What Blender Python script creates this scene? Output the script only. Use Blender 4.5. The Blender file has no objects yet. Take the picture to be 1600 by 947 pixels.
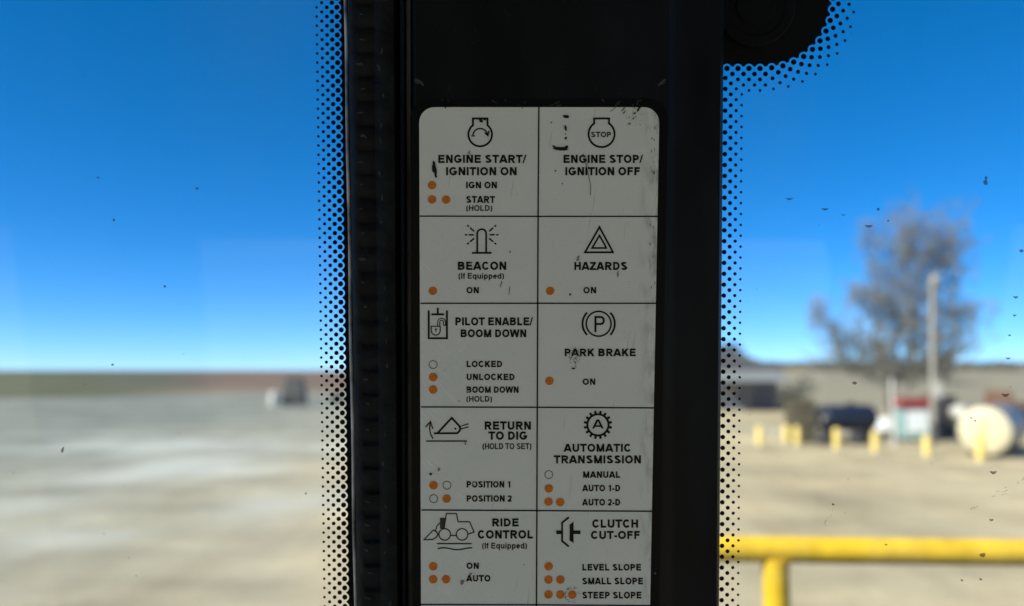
import bpy, bmesh, math, random
from mathutils import Vector, Matrix
R = math.radians
random.seed(7)

# ------------------------------------------------------------------ camera, sky, sun, exposure
SC = bpy.context.scene
F, CXP, CYP, EYE = 1255.0, 800.0, 473.5, 2.8
PITCH = math.atan(109.5 / F)
cam = bpy.data.cameras.new('camera'); cam_o = bpy.data.objects.new('camera', cam)
SC.collection.objects.link(cam_o); SC.camera = cam_o
cam_o.location = (0, 0, EYE); cam_o.rotation_euler = (R(90) + PITCH, 0, 0)
cam.sensor_width = 36; cam.lens = 36 * F / 1600
cam.clip_start = 0.01; cam.clip_end = 6000
cam.dof.use_dof = True; cam.dof.focus_distance = 0.251; cam.dof.aperture_fstop = 7.3
SUN_AZ, SUN_EL = R(-118), R(38)          # azimuth from the view direction, to the left and a little behind
W = bpy.data.worlds.new('World'); SC.world = W; W.use_nodes = True
wn, wl = W.node_tree.nodes, W.node_tree.links
bg = wn['Background']; sky = wn.new('ShaderNodeTexSky'); sky.sky_type = 'NISHITA'; sky.sun_disc = False
sky.sun_elevation = SUN_EL; sky.sun_rotation = SUN_AZ
sky.altitude = 300; sky.air_density = 0.5; sky.dust_density = 0.0; sky.ozone_density = 9.5
hs = wn.new('ShaderNodeHueSaturation'); hs.inputs['Saturation'].default_value = 1.18; hs.inputs['Hue'].default_value = 0.501
wl.new(sky.outputs[0], hs.inputs['Color']); gm = wn.new('ShaderNodeGamma'); gm.inputs[1].default_value = 0.86; wl.new(hs.outputs[0], gm.inputs[0]); wl.new(gm.outputs[0], bg.inputs[0]); bg.inputs[1].default_value = 0.15
sl = bpy.data.lights.new('sun', 'SUN'); sl.energy = 5.0; sl.angle = R(0.5); sl.color = (1, 0.94, 0.82)
sun = bpy.data.objects.new('sun', sl); SC.collection.objects.link(sun)
sd = Vector((math.sin(SUN_AZ) * math.cos(SUN_EL), math.cos(SUN_AZ) * math.cos(SUN_EL), math.sin(SUN_EL)))
sun.rotation_euler = sd.to_track_quat('Z', 'Y').to_euler(); sun.location = (-30, -20, 40)
SC.view_settings.view_transform = 'Standard'; SC.view_settings.look = 'None'
SC.view_settings.exposure = 0.80; SC.view_settings.gamma = 1; SC.view_settings.use_curve_mapping = False
SC.cycles.use_denoising = True; SC.cycles.max_bounces = 8; SC.cycles.transparent_max_bounces = 16
SC.cycles.caustics_reflective = False; SC.cycles.caustics_refractive = False; SC.cycles.blur_glossy = 0.5

# ------------------------------------------------------------------ helpers
CAM = Vector((0, 0, EYE)); RT = Vector((1, 0, 0))
FW = Vector((0, math.cos(PITCH), math.sin(PITCH))); UP = Vector((0, -math.sin(PITCH), math.cos(PITCH)))
PA, PZ = -0.0574, 0.25                   # the raked plane of the pillar's face
PN = (UP * PA - FW).normalized()
def ray(x, y): return FW + RT * ((x - CXP) / F) - UP * ((y - CYP) / F)
def P(x, y, off=0.0):
    """A point of the pillar's face (or of a plane parallel to it, off metres nearer the driver)."""
    dy = -(y - CYP) / F
    t = (PZ - off * math.hypot(1, PA)) / (1 - PA * dy)
    return CAM + ray(x, y) * t
def at(x, y, d):
    """The point seen at (x, y) at ground distance d."""
    v = ray(x, y); return CAM + v * (d / v.y)
def gd(y): return EYE / ((y - 583.0) / F)    # distance of ground seen at row y

class MB:
    def __init__(s): s.v, s.f, s.uv = [], [], None
    def add(s, vs, fs):
        b = len(s.v); s.v += [Vector(v) for v in vs]; s.f += [tuple(b + i for i in f) for f in fs]
    def box(s, c, d, rz=0.0):
        m = Matrix.Rotation(rz, 3, 'Z'); c = Vector(c)
        vs = [c + m @ Vector((sx * d[0] / 2, sy * d[1] / 2, sz * d[2] / 2)) for sx in (-1, 1) for sy in (-1, 1) for sz in (-1, 1)]
        s.add(vs, [(0, 1, 3, 2), (4, 6, 7, 5), (0, 4, 5, 1), (2, 3, 7, 6), (0, 2, 6, 4), (1, 5, 7, 3)])
    def tube(s, pts, r, n=12, cap=True):
        pts = [Vector(p) for p in pts]; rs = r if isinstance(r, (list, tuple)) else [r] * len(pts)
        b = len(s.v); ref = None
        for i, p in enumerate(pts):
            t = (pts[min(i + 1, len(pts) - 1)] - pts[max(i - 1, 0)]).normalized()
            if ref is None: ref = t.orthogonal().normalized()
            ref = (ref - t * ref.dot(t)).normalized(); bi = t.cross(ref)
            for k in range(n):
                a = 2 * math.pi * k / n; s.v.append(p + (ref * math.cos(a) + bi * math.sin(a)) * rs[i])
        for i in range(len(pts) - 1):
            for k in range(n):
                s.f.append((b + i * n + k, b + i * n + (k + 1) % n, b + (i + 1) * n + (k + 1) % n, b + (i + 1) * n + k))
        if cap:
            s.f.append(tuple(b + k for k in reversed(range(n)))); e = b + (len(pts) - 1) * n
            s.f.append(tuple(e + k for k in range(n)))
    def lathe(s, o, ax, prof, n=32):
        o, ax = Vector(o), Vector(ax).normalized(); u = ax.orthogonal().normalized(); w = ax.cross(u); b = len(s.v)
        for (h, r) in prof:
            for k in range(n):
                a = 2 * math.pi * k / n; s.v.append(o + ax * h + (u * math.cos(a) + w * math.sin(a)) * r)
        for i in range(len(prof) - 1):
            for k in range(n):
                s.f.append((b + i * n + k, b + i * n + (k + 1) % n, b + (i + 1) * n + (k + 1) % n, b + (i + 1) * n + k))
        s.f.append(tuple(b + k for k in reversed(range(n)))); e = b + (len(prof) - 1) * n
        s.f.append(tuple(e + k for k in range(n)))
    def poly(s, px, off):                 # a filled outline on the pillar plane
        s.add([P(x, y, off) for x, y in px], [tuple(range(len(px)))])
    def disc(s, x, y, r, off, n=18, ry=None):
        s.poly([(x + r * math.cos(2 * math.pi * k / n), y - (ry or r) * math.sin(2 * math.pi * k / n)) for k in range(n)], off)
    def stroke(s, pts, w, off, closed=False):
        if closed: pts = pts + [pts[0], pts[1]]
        L = []; Rr = []
        for i, p in enumerate(pts):
            a = pts[max(i - 1, 0)]; c = pts[min(i + 1, len(pts) - 1)]
            d1 = Vector((p[0] - a[0], p[1] - a[1])); d2 = Vector((c[0] - p[0], c[1] - p[1]))
            if d1.length < 1e-6: d1 = d2
            if d2.length < 1e-6: d2 = d1
            d1.normalize(); d2.normalize(); t = d1 + d2
            t = t.normalized() if t.length > 1e-4 else d1
            nn = Vector((-t.y, t.x)); k = max(0.4, nn.dot(Vector((-d1.y, d1.x)))); h = w / 2 / k
            L.append((p[0] + nn.x * h, p[1] + nn.y * h)); Rr.append((p[0] - nn.x * h, p[1] - nn.y * h))
        for i in range(len(pts) - 1):
            if closed and i == 0: continue
            s.poly([L[i], L[i + 1], Rr[i + 1], Rr[i]], off)
    def ring(s, x, y, r, w, off, a0=0, a1=360, n=40):
        q = [(x + r * math.cos(R(a0 + (a1 - a0) * k / n)), y - r * math.sin(R(a0 + (a1 - a0) * k / n))) for k in range(n + 1)]
        for i in range(n):
            o = []
            for (X, Y), e in ((q[i], 1), (q[i + 1], 1), (q[i + 1], -1), (q[i], -1)):
                d = Vector((X - x, Y - y)).normalized(); o.append((X + d.x * w / 2 * e, Y + d.y * w / 2 * e))
            s.poly(o, off)
    def build(s, name, mat, parent=None, smooth=False, bevel=0, weld=False):
        me = bpy.data.meshes.new(name); o0 = parent_loc(parent)
        me.from_pydata([v - o0 for v in s.v], [], s.f); me.update()
        if weld or smooth:
            bm = bmesh.new(); bm.from_mesh(me); bmesh.ops.remove_doubles(bm, verts=bm.verts, dist=1e-5)
            bmesh.ops.recalc_face_normals(bm, faces=bm.faces); bm.to_mesh(me); bm.free()
        if smooth:
            for p in me.polygons: p.use_smooth = True
            me.set_sharp_from_angle(angle=R(38))
        o = bpy.data.objects.new(name, me); SC.collection.objects.link(o); me.materials.append(mat)
        if parent: o.parent = parent
        if bevel:
            m = o.modifiers.new('bevel', 'BEVEL'); m.width = bevel; m.segments = 2; m.limit_method = 'ANGLE'
        return o
def parent_loc(p):
    v = Vector((0, 0, 0))
    while p: v += p.location; p = p.parent
    return v
def thing(name, loc, label, cat, group=None):
    o = bpy.data.objects.new(name, None); SC.collection.objects.link(o); o.location = loc; o.empty_display_size = 0.1
    return tag(o, label, cat, group)
def tag(o, label=None, cat=None, group=None, kind=None):
    for k, v in (('label', label), ('category', cat), ('group', group), ('kind', kind)):
        if v: o[k] = v
    return o

# ------------------------------------------------------------------ materials
def mat(name, col, rough=0.6, metal=0.0, spec=0.5, var=0.0, scale=8.0, col2=None, stretch=(1, 1, 1), bump=0.0, detail=6):
    m = bpy.data.materials.new(name); m.use_nodes = True; n, l = m.node_tree.nodes, m.node_tree.links
    b = n['Principled BSDF']; b.inputs['Roughness'].default_value = rough; b.inputs['Metallic'].default_value = metal
    b.inputs['Specular IOR Level'].default_value = spec; b.inputs['Base Color'].default_value = (*col, 1)
    if var or col2 or bump:
        tc = n.new('ShaderNodeTexCoord'); mp = n.new('ShaderNodeMapping'); mp.inputs['Scale'].default_value = stretch
        nz = n.new('ShaderNodeTexNoise'); nz.inputs['Scale'].default_value = scale; nz.inputs['Detail'].default_value = detail
        l.new(tc.outputs['Object'], mp.inputs[0]); l.new(mp.outputs[0], nz.inputs['Vector'])
        if var or col2:
            rp = n.new('ShaderNodeValToRGB'); rp.color_ramp.elements[0].position = 0.32; rp.color_ramp.elements[1].position = 0.68
            c2 = col2 or tuple(min(1, c * (1 + var)) for c in col); c1 = col if col2 else tuple(c * (1 - var) for c in col)
            rp.color_ramp.elements[0].color = (*c1, 1); rp.color_ramp.elements[1].color = (*c2, 1)
            l.new(nz.outputs['Fac'], rp.inputs[0]); l.new(rp.outputs[0], b.inputs['Base Color'])
        if bump:
            bp = n.new('ShaderNodeBump'); bp.inputs['Strength'].default_value = bump; bp.inputs['Distance'].default_value = 0.01
            l.new(nz.outputs['Fac'], bp.inputs['Height']); l.new(bp.outputs[0], b.inputs['Normal'])
    return m

M = dict(
    plastic=mat('black_plastic', (0.0075, 0.009, 0.0105), 0.62, spec=0.10, var=0.5, scale=60, bump=0.15),
    panel=mat('black_panel', (0.006, 0.0078, 0.0092), 0.5, spec=0.10, var=0.55, scale=45, stretch=(1, 1, 0.35)),
    rubber=mat('black_rubber', (0.007, 0.0088, 0.0095), 0.55, spec=0.13, var=0.5, scale=120, bump=0.2),
    groove=mat('groove_strip', (0.075, 0.08, 0.088), 0.5, spec=0.2, var=0.6, scale=150, stretch=(1, 1, 0.25)),
    edge=mat('glass_edge', (0.42, 0.45, 0.46), 0.25, spec=0.6, var=0.8, scale=70),
    frit=mat('black_frit', (0.004, 0.005, 0.006), 0.6, spec=0.1),
    ink=mat('black_ink', (0.008, 0.009, 0.010), 0.5, spec=0.15),
    border=mat('black_vinyl', (0.0035, 0.0042, 0.0048), 0.4, spec=0.1),
    greyink=mat('grey_ink', (0.045, 0.045, 0.045), 0.5, spec=0.2),
    ring=mat('brown_ink', (0.06, 0.045, 0.035), 0.5, spec=0.2),
    orange=mat('orange_ink', (0.62, 0.18, 0.016), 0.45, spec=0.2, var=0.15, scale=900),
    scratch=mat('pale_scratch', (0.30, 0.31, 0.31), 0.6),
    dim=mat('dim_scratch', (0.055, 0.06, 0.063), 0.6, spec=0.2),
    speck=mat('grey_speck', (0.10, 0.105, 0.10), 0.7, spec=0.2),
    grime=mat('black_grime', (0.012, 0.014, 0.014), 0.7, spec=0.2),
    stain=mat('grey_stain', (0.20, 0.20, 0.18), 0.7, spec=0.2),
    cabgrey=mat('cab_lining', (0.30, 0.295, 0.28), 0.8, spec=0.2, var=0.2),
    mud_lens=mat('mud_and_lens_shade', (0.045, 0.035, 0.028), 0.7, spec=0.3, var=0.4, scale=900),  # also paints the dark crescents where water drops bend the light
    yellow=mat('yellow_paint', (0.70, 0.45, 0.018), 0.42, var=0.18, scale=22, bump=0.05),
    bollard=mat('faded_yellow_paint', (0.78, 0.59, 0.17), 0.6, var=0.2, scale=6),
    bark=mat('bark', (0.11, 0.095, 0.075), 0.9, var=0.3, scale=3),
    twig=mat('twig', (0.17, 0.16, 0.13), 0.9, var=0.25, scale=2),
    pole=mat('weathered_wood', (0.29, 0.265, 0.22), 0.85, var=0.2, scale=4, stretch=(4, 4, 0.5)),
    steelpale=mat('pale_steel', (0.55, 0.52, 0.46), 0.5, var=0.1),
    cream=mat('cream_paint', (0.60, 0.53, 0.34), 0.5, var=0.06, scale=3),
    silver=mat('galvanised', (0.27, 0.235, 0.20), 0.5, metal=0.0, var=0.15, scale=2),
    navy=mat('navy_paint', (0.010, 0.017, 0.036), 0.5, var=0.3, scale=3),
    darksteel=mat('dark_steel', (0.035, 0.033, 0.033), 0.7, var=0.4, scale=4),
    brownsteel=mat('brown_steel', (0.075, 0.06, 0.055), 0.75, var=0.35, scale=3),
    rust=mat('rusty_steel', (0.15, 0.075, 0.045), 0.85, var=0.4, scale=4),
    red=mat('red_paint', (0.27, 0.05, 0.040), 0.5, var=0.2, scale=4),
    teal=mat('pale_teal_paint', (0.27, 0.40, 0.38), 0.5, var=0.15, scale=4),
    white=mat('white_paint', (0.82, 0.84, 0.83), 0.4, var=0.05, scale=4),
    roofdark=mat('dark_shingle', (0.055, 0.055, 0.06), 0.85, var=0.3, scale=3),
    roofpale=mat('pale_metal_roof', (0.21, 0.22, 0.215), 0.5, var=0.2, scale=2),
    wallblue=mat('slate_blue_siding', (0.085, 0.10, 0.13), 0.7, var=0.25, scale=1.5),
    navydoor=mat('navy_door', (0.05, 0.065, 0.12), 0.6, var=0.2),
    pallet=mat('grey_wood', (0.13, 0.11, 0.065), 0.85, var=0.4, scale=5),
    greysteel=mat('grey_steel', (0.045, 0.05, 0.05), 0.7, var=0.25, scale=2),
    leaf=mat('dark_foliage', (0.025, 0.035, 0.022), 0.85, var=0.5, scale=4),
    concrete=mat('concrete', (0.33, 0.30, 0.24), 0.9, var=0.2, scale=5),
    leafgrey=mat('grey_green_foliage', (0.045, 0.052, 0.045), 0.85, var=0.4, scale=4),
    scrub=mat('dry_scrub', (0.085, 0.08, 0.06), 0.9, var=0.3, scale=1),
)

def glass_mat():
    m = bpy.data.materials.new('window_glass'); m.use_nodes = True; n, l = m.node_tree.nodes, m.node_tree.links
    n.remove(n['Principled BSDF']); out = n['Material Output']
    g = n.new('ShaderNodeNewGeometry'); d = n.new('ShaderNodeVectorMath'); d.operation = 'DOT_PRODUCT'
    l.new(g.outputs['Incoming'], d.inputs[0]); l.new(g.outputs['Normal'], d.inputs[1])
    def ma(op, a, b=None):
        x = n.new('ShaderNodeMath'); x.operation = op
        for i, v in enumerate((a, b)):
            if v is None: continue
            if isinstance(v, (int, float)): x.inputs[i].default_value = v
            else: l.new(v, x.inputs[i])
        return x.outputs[0]
    k = ma('ADD', ma('MULTIPLY', ma('POWER', ma('SUBTRACT', 1.0, ma('ABSOLUTE', d.outputs['Value'])), 5.0), 0.96), 0.027)
    t = n.new('ShaderNodeBsdfTransparent'); t.inputs[0].default_value = (0.955, 0.98, 0.975, 1)
    gl = n.new('ShaderNodeBsdfGlossy'); gl.inputs['Roughness'].default_value = 0.02
    mx = n.new('ShaderNodeMixShader'); l.new(k, mx.inputs[0]); l.new(t.outputs[0], mx.inputs[1]); l.new(gl.outputs[0], mx.inputs[2])
    tc = n.new('ShaderNodeTexCoord'); mp = n.new('ShaderNodeMapping'); mp.inputs['Rotation'].default_value = (0, 0.6, 0); mp.inputs['Scale'].default_value = (9, 9, 3); l.new(tc.outputs['Object'], mp.inputs[0])
    nz = n.new('ShaderNodeTexNoise'); nz.inputs['Scale'].default_value = 1.6; nz.inputs['Detail'].default_value = 5; l.new(mp.outputs[0], nz.inputs['Vector'])
    mr = n.new('ShaderNodeMapRange'); mr.inputs[1].default_value = 0.45; mr.inputs[2].default_value = 0.75; mr.inputs[3].default_value = 0.006; mr.inputs[4].default_value = 0.05; l.new(nz.outputs['Fac'], mr.inputs[0])
    tl = n.new('ShaderNodeBsdfTranslucent'); tl.inputs[0].default_value = (0.75, 0.78, 0.80, 1); m2 = n.new('ShaderNodeMixShader')
    l.new(mr.outputs[0], m2.inputs[0]); l.new(mx.outputs[0], m2.inputs[1]); l.new(tl.outputs[0], m2.inputs[2]); l.new(m2.outputs[0], out.inputs['Surface'])
    return m
M['glass'] = glass_mat()

def thin(m, k):
    """Dried splashes and painted drop crescents let some of what lies behind through."""
    n, l = m.node_tree.nodes, m.node_tree.links; mx = n.new('ShaderNodeMixShader'); t = n.new('ShaderNodeBsdfTransparent'); mx.inputs[0].default_value = k
    l.new(n['Principled BSDF'].outputs[0], mx.inputs[1]); l.new(t.outputs[0], mx.inputs[2]); l.new(mx.outputs[0], n['Material Output'].inputs['Surface'])
thin(M['mud_lens'], 0.28)
M['dust'] = mat('dust_speck', (0.10, 0.085, 0.07), 0.8, spec=0.2); thin(M['dust'], 0.55)
def decal_mat():
    """Matte grey-white vinyl with faint grime, diagonal scuffs near its left edge and a grubby right edge."""
    m = mat('white_vinyl', (0.62, 0.66, 0.62), 0.55, spec=0.25); n, l = m.node_tree.nodes, m.node_tree.links
    b = n['Principled BSDF']; uv = n.new('ShaderNodeUVMap'); sep = n.new('ShaderNodeSeparateXYZ'); l.new(uv.outputs[0], sep.inputs[0])
    def noise(scale, detail, stretch, rot=0, rough=0.6):
        mp = n.new('ShaderNodeMapping'); mp.vector_type = 'TEXTURE'; mp.inputs['Scale'].default_value = tuple(1 / k for k in stretch); mp.inputs['Rotation'].default_value = (0, 0, rot)
        z = n.new('ShaderNodeTexNoise'); z.inputs['Scale'].default_value = scale; z.inputs['Detail'].default_value = detail
        z.inputs['Roughness'].default_value = rough
        l.new(uv.outputs[0], mp.inputs[0]); l.new(mp.outputs[0], z.inputs['Vector']); return z.outputs['Fac']
    def rng(v, a, b_, c=0.0, d=1.0):
        r = n.new('ShaderNodeMapRange'); r.inputs[1].default_value = a; r.inputs[2].default_value = b_; r.inputs[3].default_value = c; r.inputs[4].default_value = d
        l.new(v, r.inputs[0]); return r.outputs[0]
    def mul(*vs):
        o = vs[0]
        for v in vs[1:]:
            x = n.new('ShaderNodeMath'); x.operation = 'MULTIPLY'; l.new(o, x.inputs[0])
            if isinstance(v, float): x.inputs[1].default_value = v
            else: l.new(v, x.inputs[1])
            o = x.outputs[0]
        return o
    def mix(fac, a, col):
        x = n.new('ShaderNodeMix'); x.data_type = 'RGBA'; l.new(fac, x.inputs[0])
        if isinstance(a, tuple): x.inputs[6].default_value = a
        else: l.new(a, x.inputs[6])
        x.inputs[7].default_value = col; return x.outputs[2]
    # uv is in photo pixels / 100, v growing downward
    base = mix(rng(noise(1.2, 5, (1, 1, 1)), 0.35, 0.7), (0.69, 0.745, 0.685, 1), (0.73, 0.765, 0.71, 1))
    fine = mix(mul(rng(noise(60, 3, (1, 1, 1)), 0.52, 0.7), 0.30), base, (0.48, 0.51, 0.49, 1))
    leftside = mul(rng(sep.outputs[0], 7.9, 6.7), rng(sep.outputs[1], 3.3, 3.7))
    scuff = mul(rng(noise(30, 3, (1, 0.06, 1), R(-45)), 0.55, 0.68), rng(noise(1.1, 2, (1, 1, 1)), 0.47, 0.60), leftside, 0.75)
    c = mix(scuff, fine, (0.86, 0.88, 0.87, 1))
    scuff2 = mul(rng(noise(18, 3, (1, 0.1, 1), R(38)), 0.57, 0.68), rng(noise(0.8, 2, (1, 1, 1), 2.0), 0.48, 0.62), leftside, 0.6)
    c = mix(scuff2, c, (0.85, 0.87, 0.86, 1))
    edge = mul(rng(sep.outputs[0], 9.95, 10.3), rng(noise(7, 5, (1, 0.35, 1)), 0.46, 0.66), 0.75)
    c = mix(edge, c, (0.22, 0.22, 0.20, 1))
    specks = mul(rng(noise(38, 2, (1, 1, 1)), 0.70, 0.74), 0.7)
    c = mix(specks, c, (0.10, 0.10, 0.09, 1))
    hair = mul(rng(noise(14, 2, (1, 0.05, 1), R(8)), 0.68, 0.72), 0.3)
    c = mix(hair, c, (0.25, 0.26, 0.25, 1))
    l.new(c, b.inputs['Base Color'])
    return m
M['decal'] = decal_mat()

# ------------------------------------------------------------------ the setting: terrain, yard, hillside
def sheet(name, xs, ys, zf, m, kind='structure'):
    mb = MB(); mb.v = [Vector((x, y, zf(x, y))) for y in ys for x in xs]; n = len(xs)
    mb.f = [(j * n + i, j * n + i + 1, (j + 1) * n + i + 1, (j + 1) * n + i) for j in range(len(ys) - 1) for i in range(n - 1)]
    o = mb.build(name, m)
    for p in o.data.polygons: p.use_smooth = True
    return tag(o, kind=kind)

def ground_mat():
    m = mat('dry_field', (0.2, 0.2, 0.1), 0.95, spec=0.1); n, l = m.node_tree.nodes, m.node_tree.links; b = n['Principled BSDF']
    tc = n.new('ShaderNodeTexCoord'); sp = n.new('ShaderNodeSeparateXYZ'); l.new(tc.outputs['Object'], sp.inputs[0])
    # fields split by their bearing: a green one on the left, ploughed red earth beside it, dry grass on the right
    dv = n.new('ShaderNodeMath'); dv.operation = 'DIVIDE'; l.new(sp.outputs[0], dv.inputs[0]); l.new(sp.outputs[1], dv.inputs[1])
    nz = n.new('ShaderNodeTexNoise'); nz.inputs['Scale'].default_value = 0.025; nz.inputs['Detail'].default_value = 7
    mp = n.new('ShaderNodeMapping'); mp.inputs['Scale'].default_value = (1, 0.6, 1); l.new(tc.outputs['Object'], mp.inputs[0]); l.new(mp.outputs[0], nz.inputs['Vector'])
    ad = n.new('ShaderNodeMath'); ad.operation = 'MULTIPLY_ADD'; l.new(nz.outputs['Fac'], ad.inputs[0]); ad.inputs[1].default_value = 0.16; l.new(dv.outputs[0], ad.inputs[2])
    rp = n.new('ShaderNodeValToRGB'); e = rp.color_ramp
    mr = n.new('ShaderNodeMapRange'); mr.inputs[1].default_value = -0.8; mr.inputs[2].default_value = 0.8; l.new(ad.outputs[0], mr.inputs[0]); l.new(mr.outputs[0], rp.inputs[0])
    e.elements[0].position = 0.20; e.elements[0].color = (0.115, 0.116, 0.066, 1); e.elements[1].position = 0.90; e.elements[1].color = (0.28, 0.245, 0.17, 1)
    for p_, c in ((0.27, (0.115, 0.110, 0.072, 1)), (0.33, (0.165, 0.115, 0.085, 1)), (0.47, (0.17, 0.118, 0.088, 1)), (0.56, (0.26, 0.22, 0.155, 1)), (0.72, (0.29, 0.25, 0.175, 1))):
        x = e.elements.new(p_); x.color = c
    mx = n.new('ShaderNodeMix'); mx.data_type = 'RGBA'; mx.blend_type = 'MULTIPLY'; mx.inputs[0].default_value = 0.6
    z2 = n.new('ShaderNodeTexNoise'); z2.inputs['Scale'].default_value = 0.12; z2.inputs['Detail'].default_value = 5; l.new(mp.outputs[0], z2.inputs['Vector'])
    r2 = n.new('ShaderNodeMapRange'); r2.inputs[1].default_value = 0.3; r2.inputs[2].default_value = 0.7; r2.inputs[3].default_value = 0.6; r2.inputs[4].default_value = 1.25
    l.new(z2.outputs['Fac'], r2.inputs[0]); l.new(rp.outputs[0], mx.inputs[6]); l.new(r2.outputs[0], mx.inputs[7])
    nb = n.new('ShaderNodeMath'); nb.operation = 'MULTIPLY_ADD'; l.new(nz.outputs['Fac'], nb.inputs[0]); nb.inputs[1].default_value = 60.0; l.new(sp.outputs[1], nb.inputs[2])
    nr = n.new('ShaderNodeMapRange'); nr.interpolation_type = 'SMOOTHSTEP'; nr.inputs[1].default_value = 195; nr.inputs[2].default_value = 125; nr.inputs[3].default_value = 0; nr.inputs[4].default_value = 0.75; l.new(nb.outputs[0], nr.inputs[0])
    nd = n.new('ShaderNodeMapRange'); nd.interpolation_type = 'SMOOTHSTEP'; nd.inputs[1].default_value = -0.52; nd.inputs[2].default_value = -0.36; l.new(dv.outputs[0], nd.inputs[0])
    nm = n.new('ShaderNodeMath'); nm.operation = 'MULTIPLY'; l.new(nr.outputs[0], nm.inputs[0]); l.new(nd.outputs[0], nm.inputs[1])
    m3 = n.new('ShaderNodeMix'); m3.data_type = 'RGBA'; l.new(nm.outputs[0], m3.inputs[0]); l.new(mx.outputs[2], m3.inputs[6]); m3.inputs[7].default_value = (0.265, 0.235, 0.165, 1); l.new(m3.outputs[2], b.inputs['Base Color'])
    return m
def yard_mat():
    m = mat('gravel', (0.4, 0.38, 0.32), 0.95, spec=0.1); n, l = m.node_tree.nodes, m.node_tree.links; b = n['Principled BSDF']
    tc = n.new('ShaderNodeTexCoord')
    def noise(sc, det, st):
        mp = n.new('ShaderNodeMapping'); mp.inputs['Scale'].default_value = st; l.new(tc.outputs['Object'], mp.inputs[0])
        z = n.new('ShaderNodeTexNoise'); z.inputs['Scale'].default_value = sc; z.inputs['Detail'].default_value = det; z.inputs['Roughness'].default_value = 0.6
        l.new(mp.outputs[0], z.inputs['Vector']); return z.outputs['Fac']
    def ramp(v, pts):
        rp = n.new('ShaderNodeValToRGB'); e = rp.color_ramp; l.new(v, rp.inputs[0])
        e.elements[0].position, e.elements[0].color = pts[0][0], (*pts[0][1], 1); e.elements[1].position, e.elements[1].color = pts[-1][0], (*pts[-1][1], 1)
        for p_, c in pts[1:-1]: e.elements.new(p_).color = (*c, 1)
        return rp.outputs[0]
    def mult(a, c, f):
        x = n.new('ShaderNodeMix'); x.data_type = 'RGBA'; x.blend_type = 'MULTIPLY'; x.inputs[0].default_value = f; l.new(a, x.inputs[6]); l.new(c, x.inputs[7]); return x.outputs[2]
    # grey caliche on the left of the yard, beige gravel on the right
    sp = n.new('ShaderNodeSeparateXYZ'); l.new(tc.outputs['Object'], sp.inputs[0])
    ad = n.new('ShaderNodeMath'); ad.operation = 'MULTIPLY_ADD'; ad.inputs[1].default_value = 14.0; l.new(noise(0.06, 5, (1, 1, 1)), ad.inputs[0]); l.new(sp.outputs[0], ad.inputs[2])
    mr = n.new('ShaderNodeMapRange'); mr.inputs[1].default_value = -12; mr.inputs[2].default_value = 14; l.new(ad.outputs[0], mr.inputs[0])
    base = ramp(mr.outputs[0], ((0.0, (0.24, 0.248, 0.212)), (0.36, (0.35, 0.335, 0.265)), (0.6, (0.49, 0.41, 0.272)), (1.0, (0.505, 0.415, 0.26))))
    patches = ramp(noise(0.16, 6, (0.7, 1.0, 1)), ((0.28, (0.66, 0.69, 0.72)), (0.46, (0.92, 0.93, 0.92)), (0.58, (1.0, 1.0, 0.98)), (0.70, (1.35, 1.38, 1.36))))
    tracks = ramp(noise(0.5, 4, (1.6, 0.35, 1)), ((0.36, (0.82, 0.80, 0.78)), (0.55, (1, 1, 1))))
    stones = ramp(noise(9, 4, (1, 1, 1)), ((0.3, (0.75, 0.75, 0.75)), (0.7, (1.15, 1.15, 1.15))))
    spots = ramp(noise(0.42, 3, (0.55, 1.0, 1)), ((0.30, (0.66, 0.67, 0.68)), (0.45, (0.93, 0.93, 0.93)), (0.55, (1.0, 1.0, 1.0)), (0.68, (1.30, 1.30, 1.27))))
    col_ = mult(mult(mult(mult(base, patches, 0.85), tracks, 0.8), spots, 0.9), stones, 0.6)
    # pale crusts of dried caliche
    wob = noise(0.35, 5, (1, 1, 1))
    for (cx, cy, rx_, ry_, k) in ((-13.8, 31.5, 8.5, 5.0, .6), (-9.9, 24.0, 4.2, 5.2, .62), (-17.5, 37.0, 9.0, 2.4, .3), (-5.0, 17.5, 2.4, 3.2, .4), (16.0, 40.0, 7.0, 4.0, .5), (-7.5, 14.0, 2.0, 1.6, .4), (-10.5, 17.5, 2.2, 1.8, .35), (-6.5, 31, 4, 3, .4)):
        mp = n.new('ShaderNodeMapping'); mp.inputs['Location'].default_value = (-cx / rx_, -cy / ry_, 0); mp.inputs['Scale'].default_value = (1 / rx_, 1 / ry_, 0)
        l.new(tc.outputs['Object'], mp.inputs[0]); ln = n.new('ShaderNodeVectorMath'); ln.operation = 'LENGTH'; l.new(mp.outputs[0], ln.inputs[0])
        ma = n.new('ShaderNodeMath'); ma.operation = 'MULTIPLY_ADD'; l.new(wob, ma.inputs[0]); ma.inputs[1].default_value = 1.6; l.new(ln.outputs['Value'], ma.inputs[2])
        mr2 = n.new('ShaderNodeMapRange'); mr2.interpolation_type = 'SMOOTHSTEP'; mr2.inputs[1].default_value = 1.85; mr2.inputs[2].default_value = 0.75; mr2.inputs[3].default_value = 0; mr2.inputs[4].default_value = k
        l.new(ma.outputs[0], mr2.inputs[0]); mx = n.new('ShaderNodeMix'); mx.data_type = 'RGBA'; l.new(mr2.outputs[0], mx.inputs[0]); l.new(col_, mx.inputs[6]); mx.inputs[7].default_value = (0.58, 0.58, 0.525, 1); col_ = mx.outputs[2]
    l.new(col_, b.inputs['Base Color'])
    return m
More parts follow.
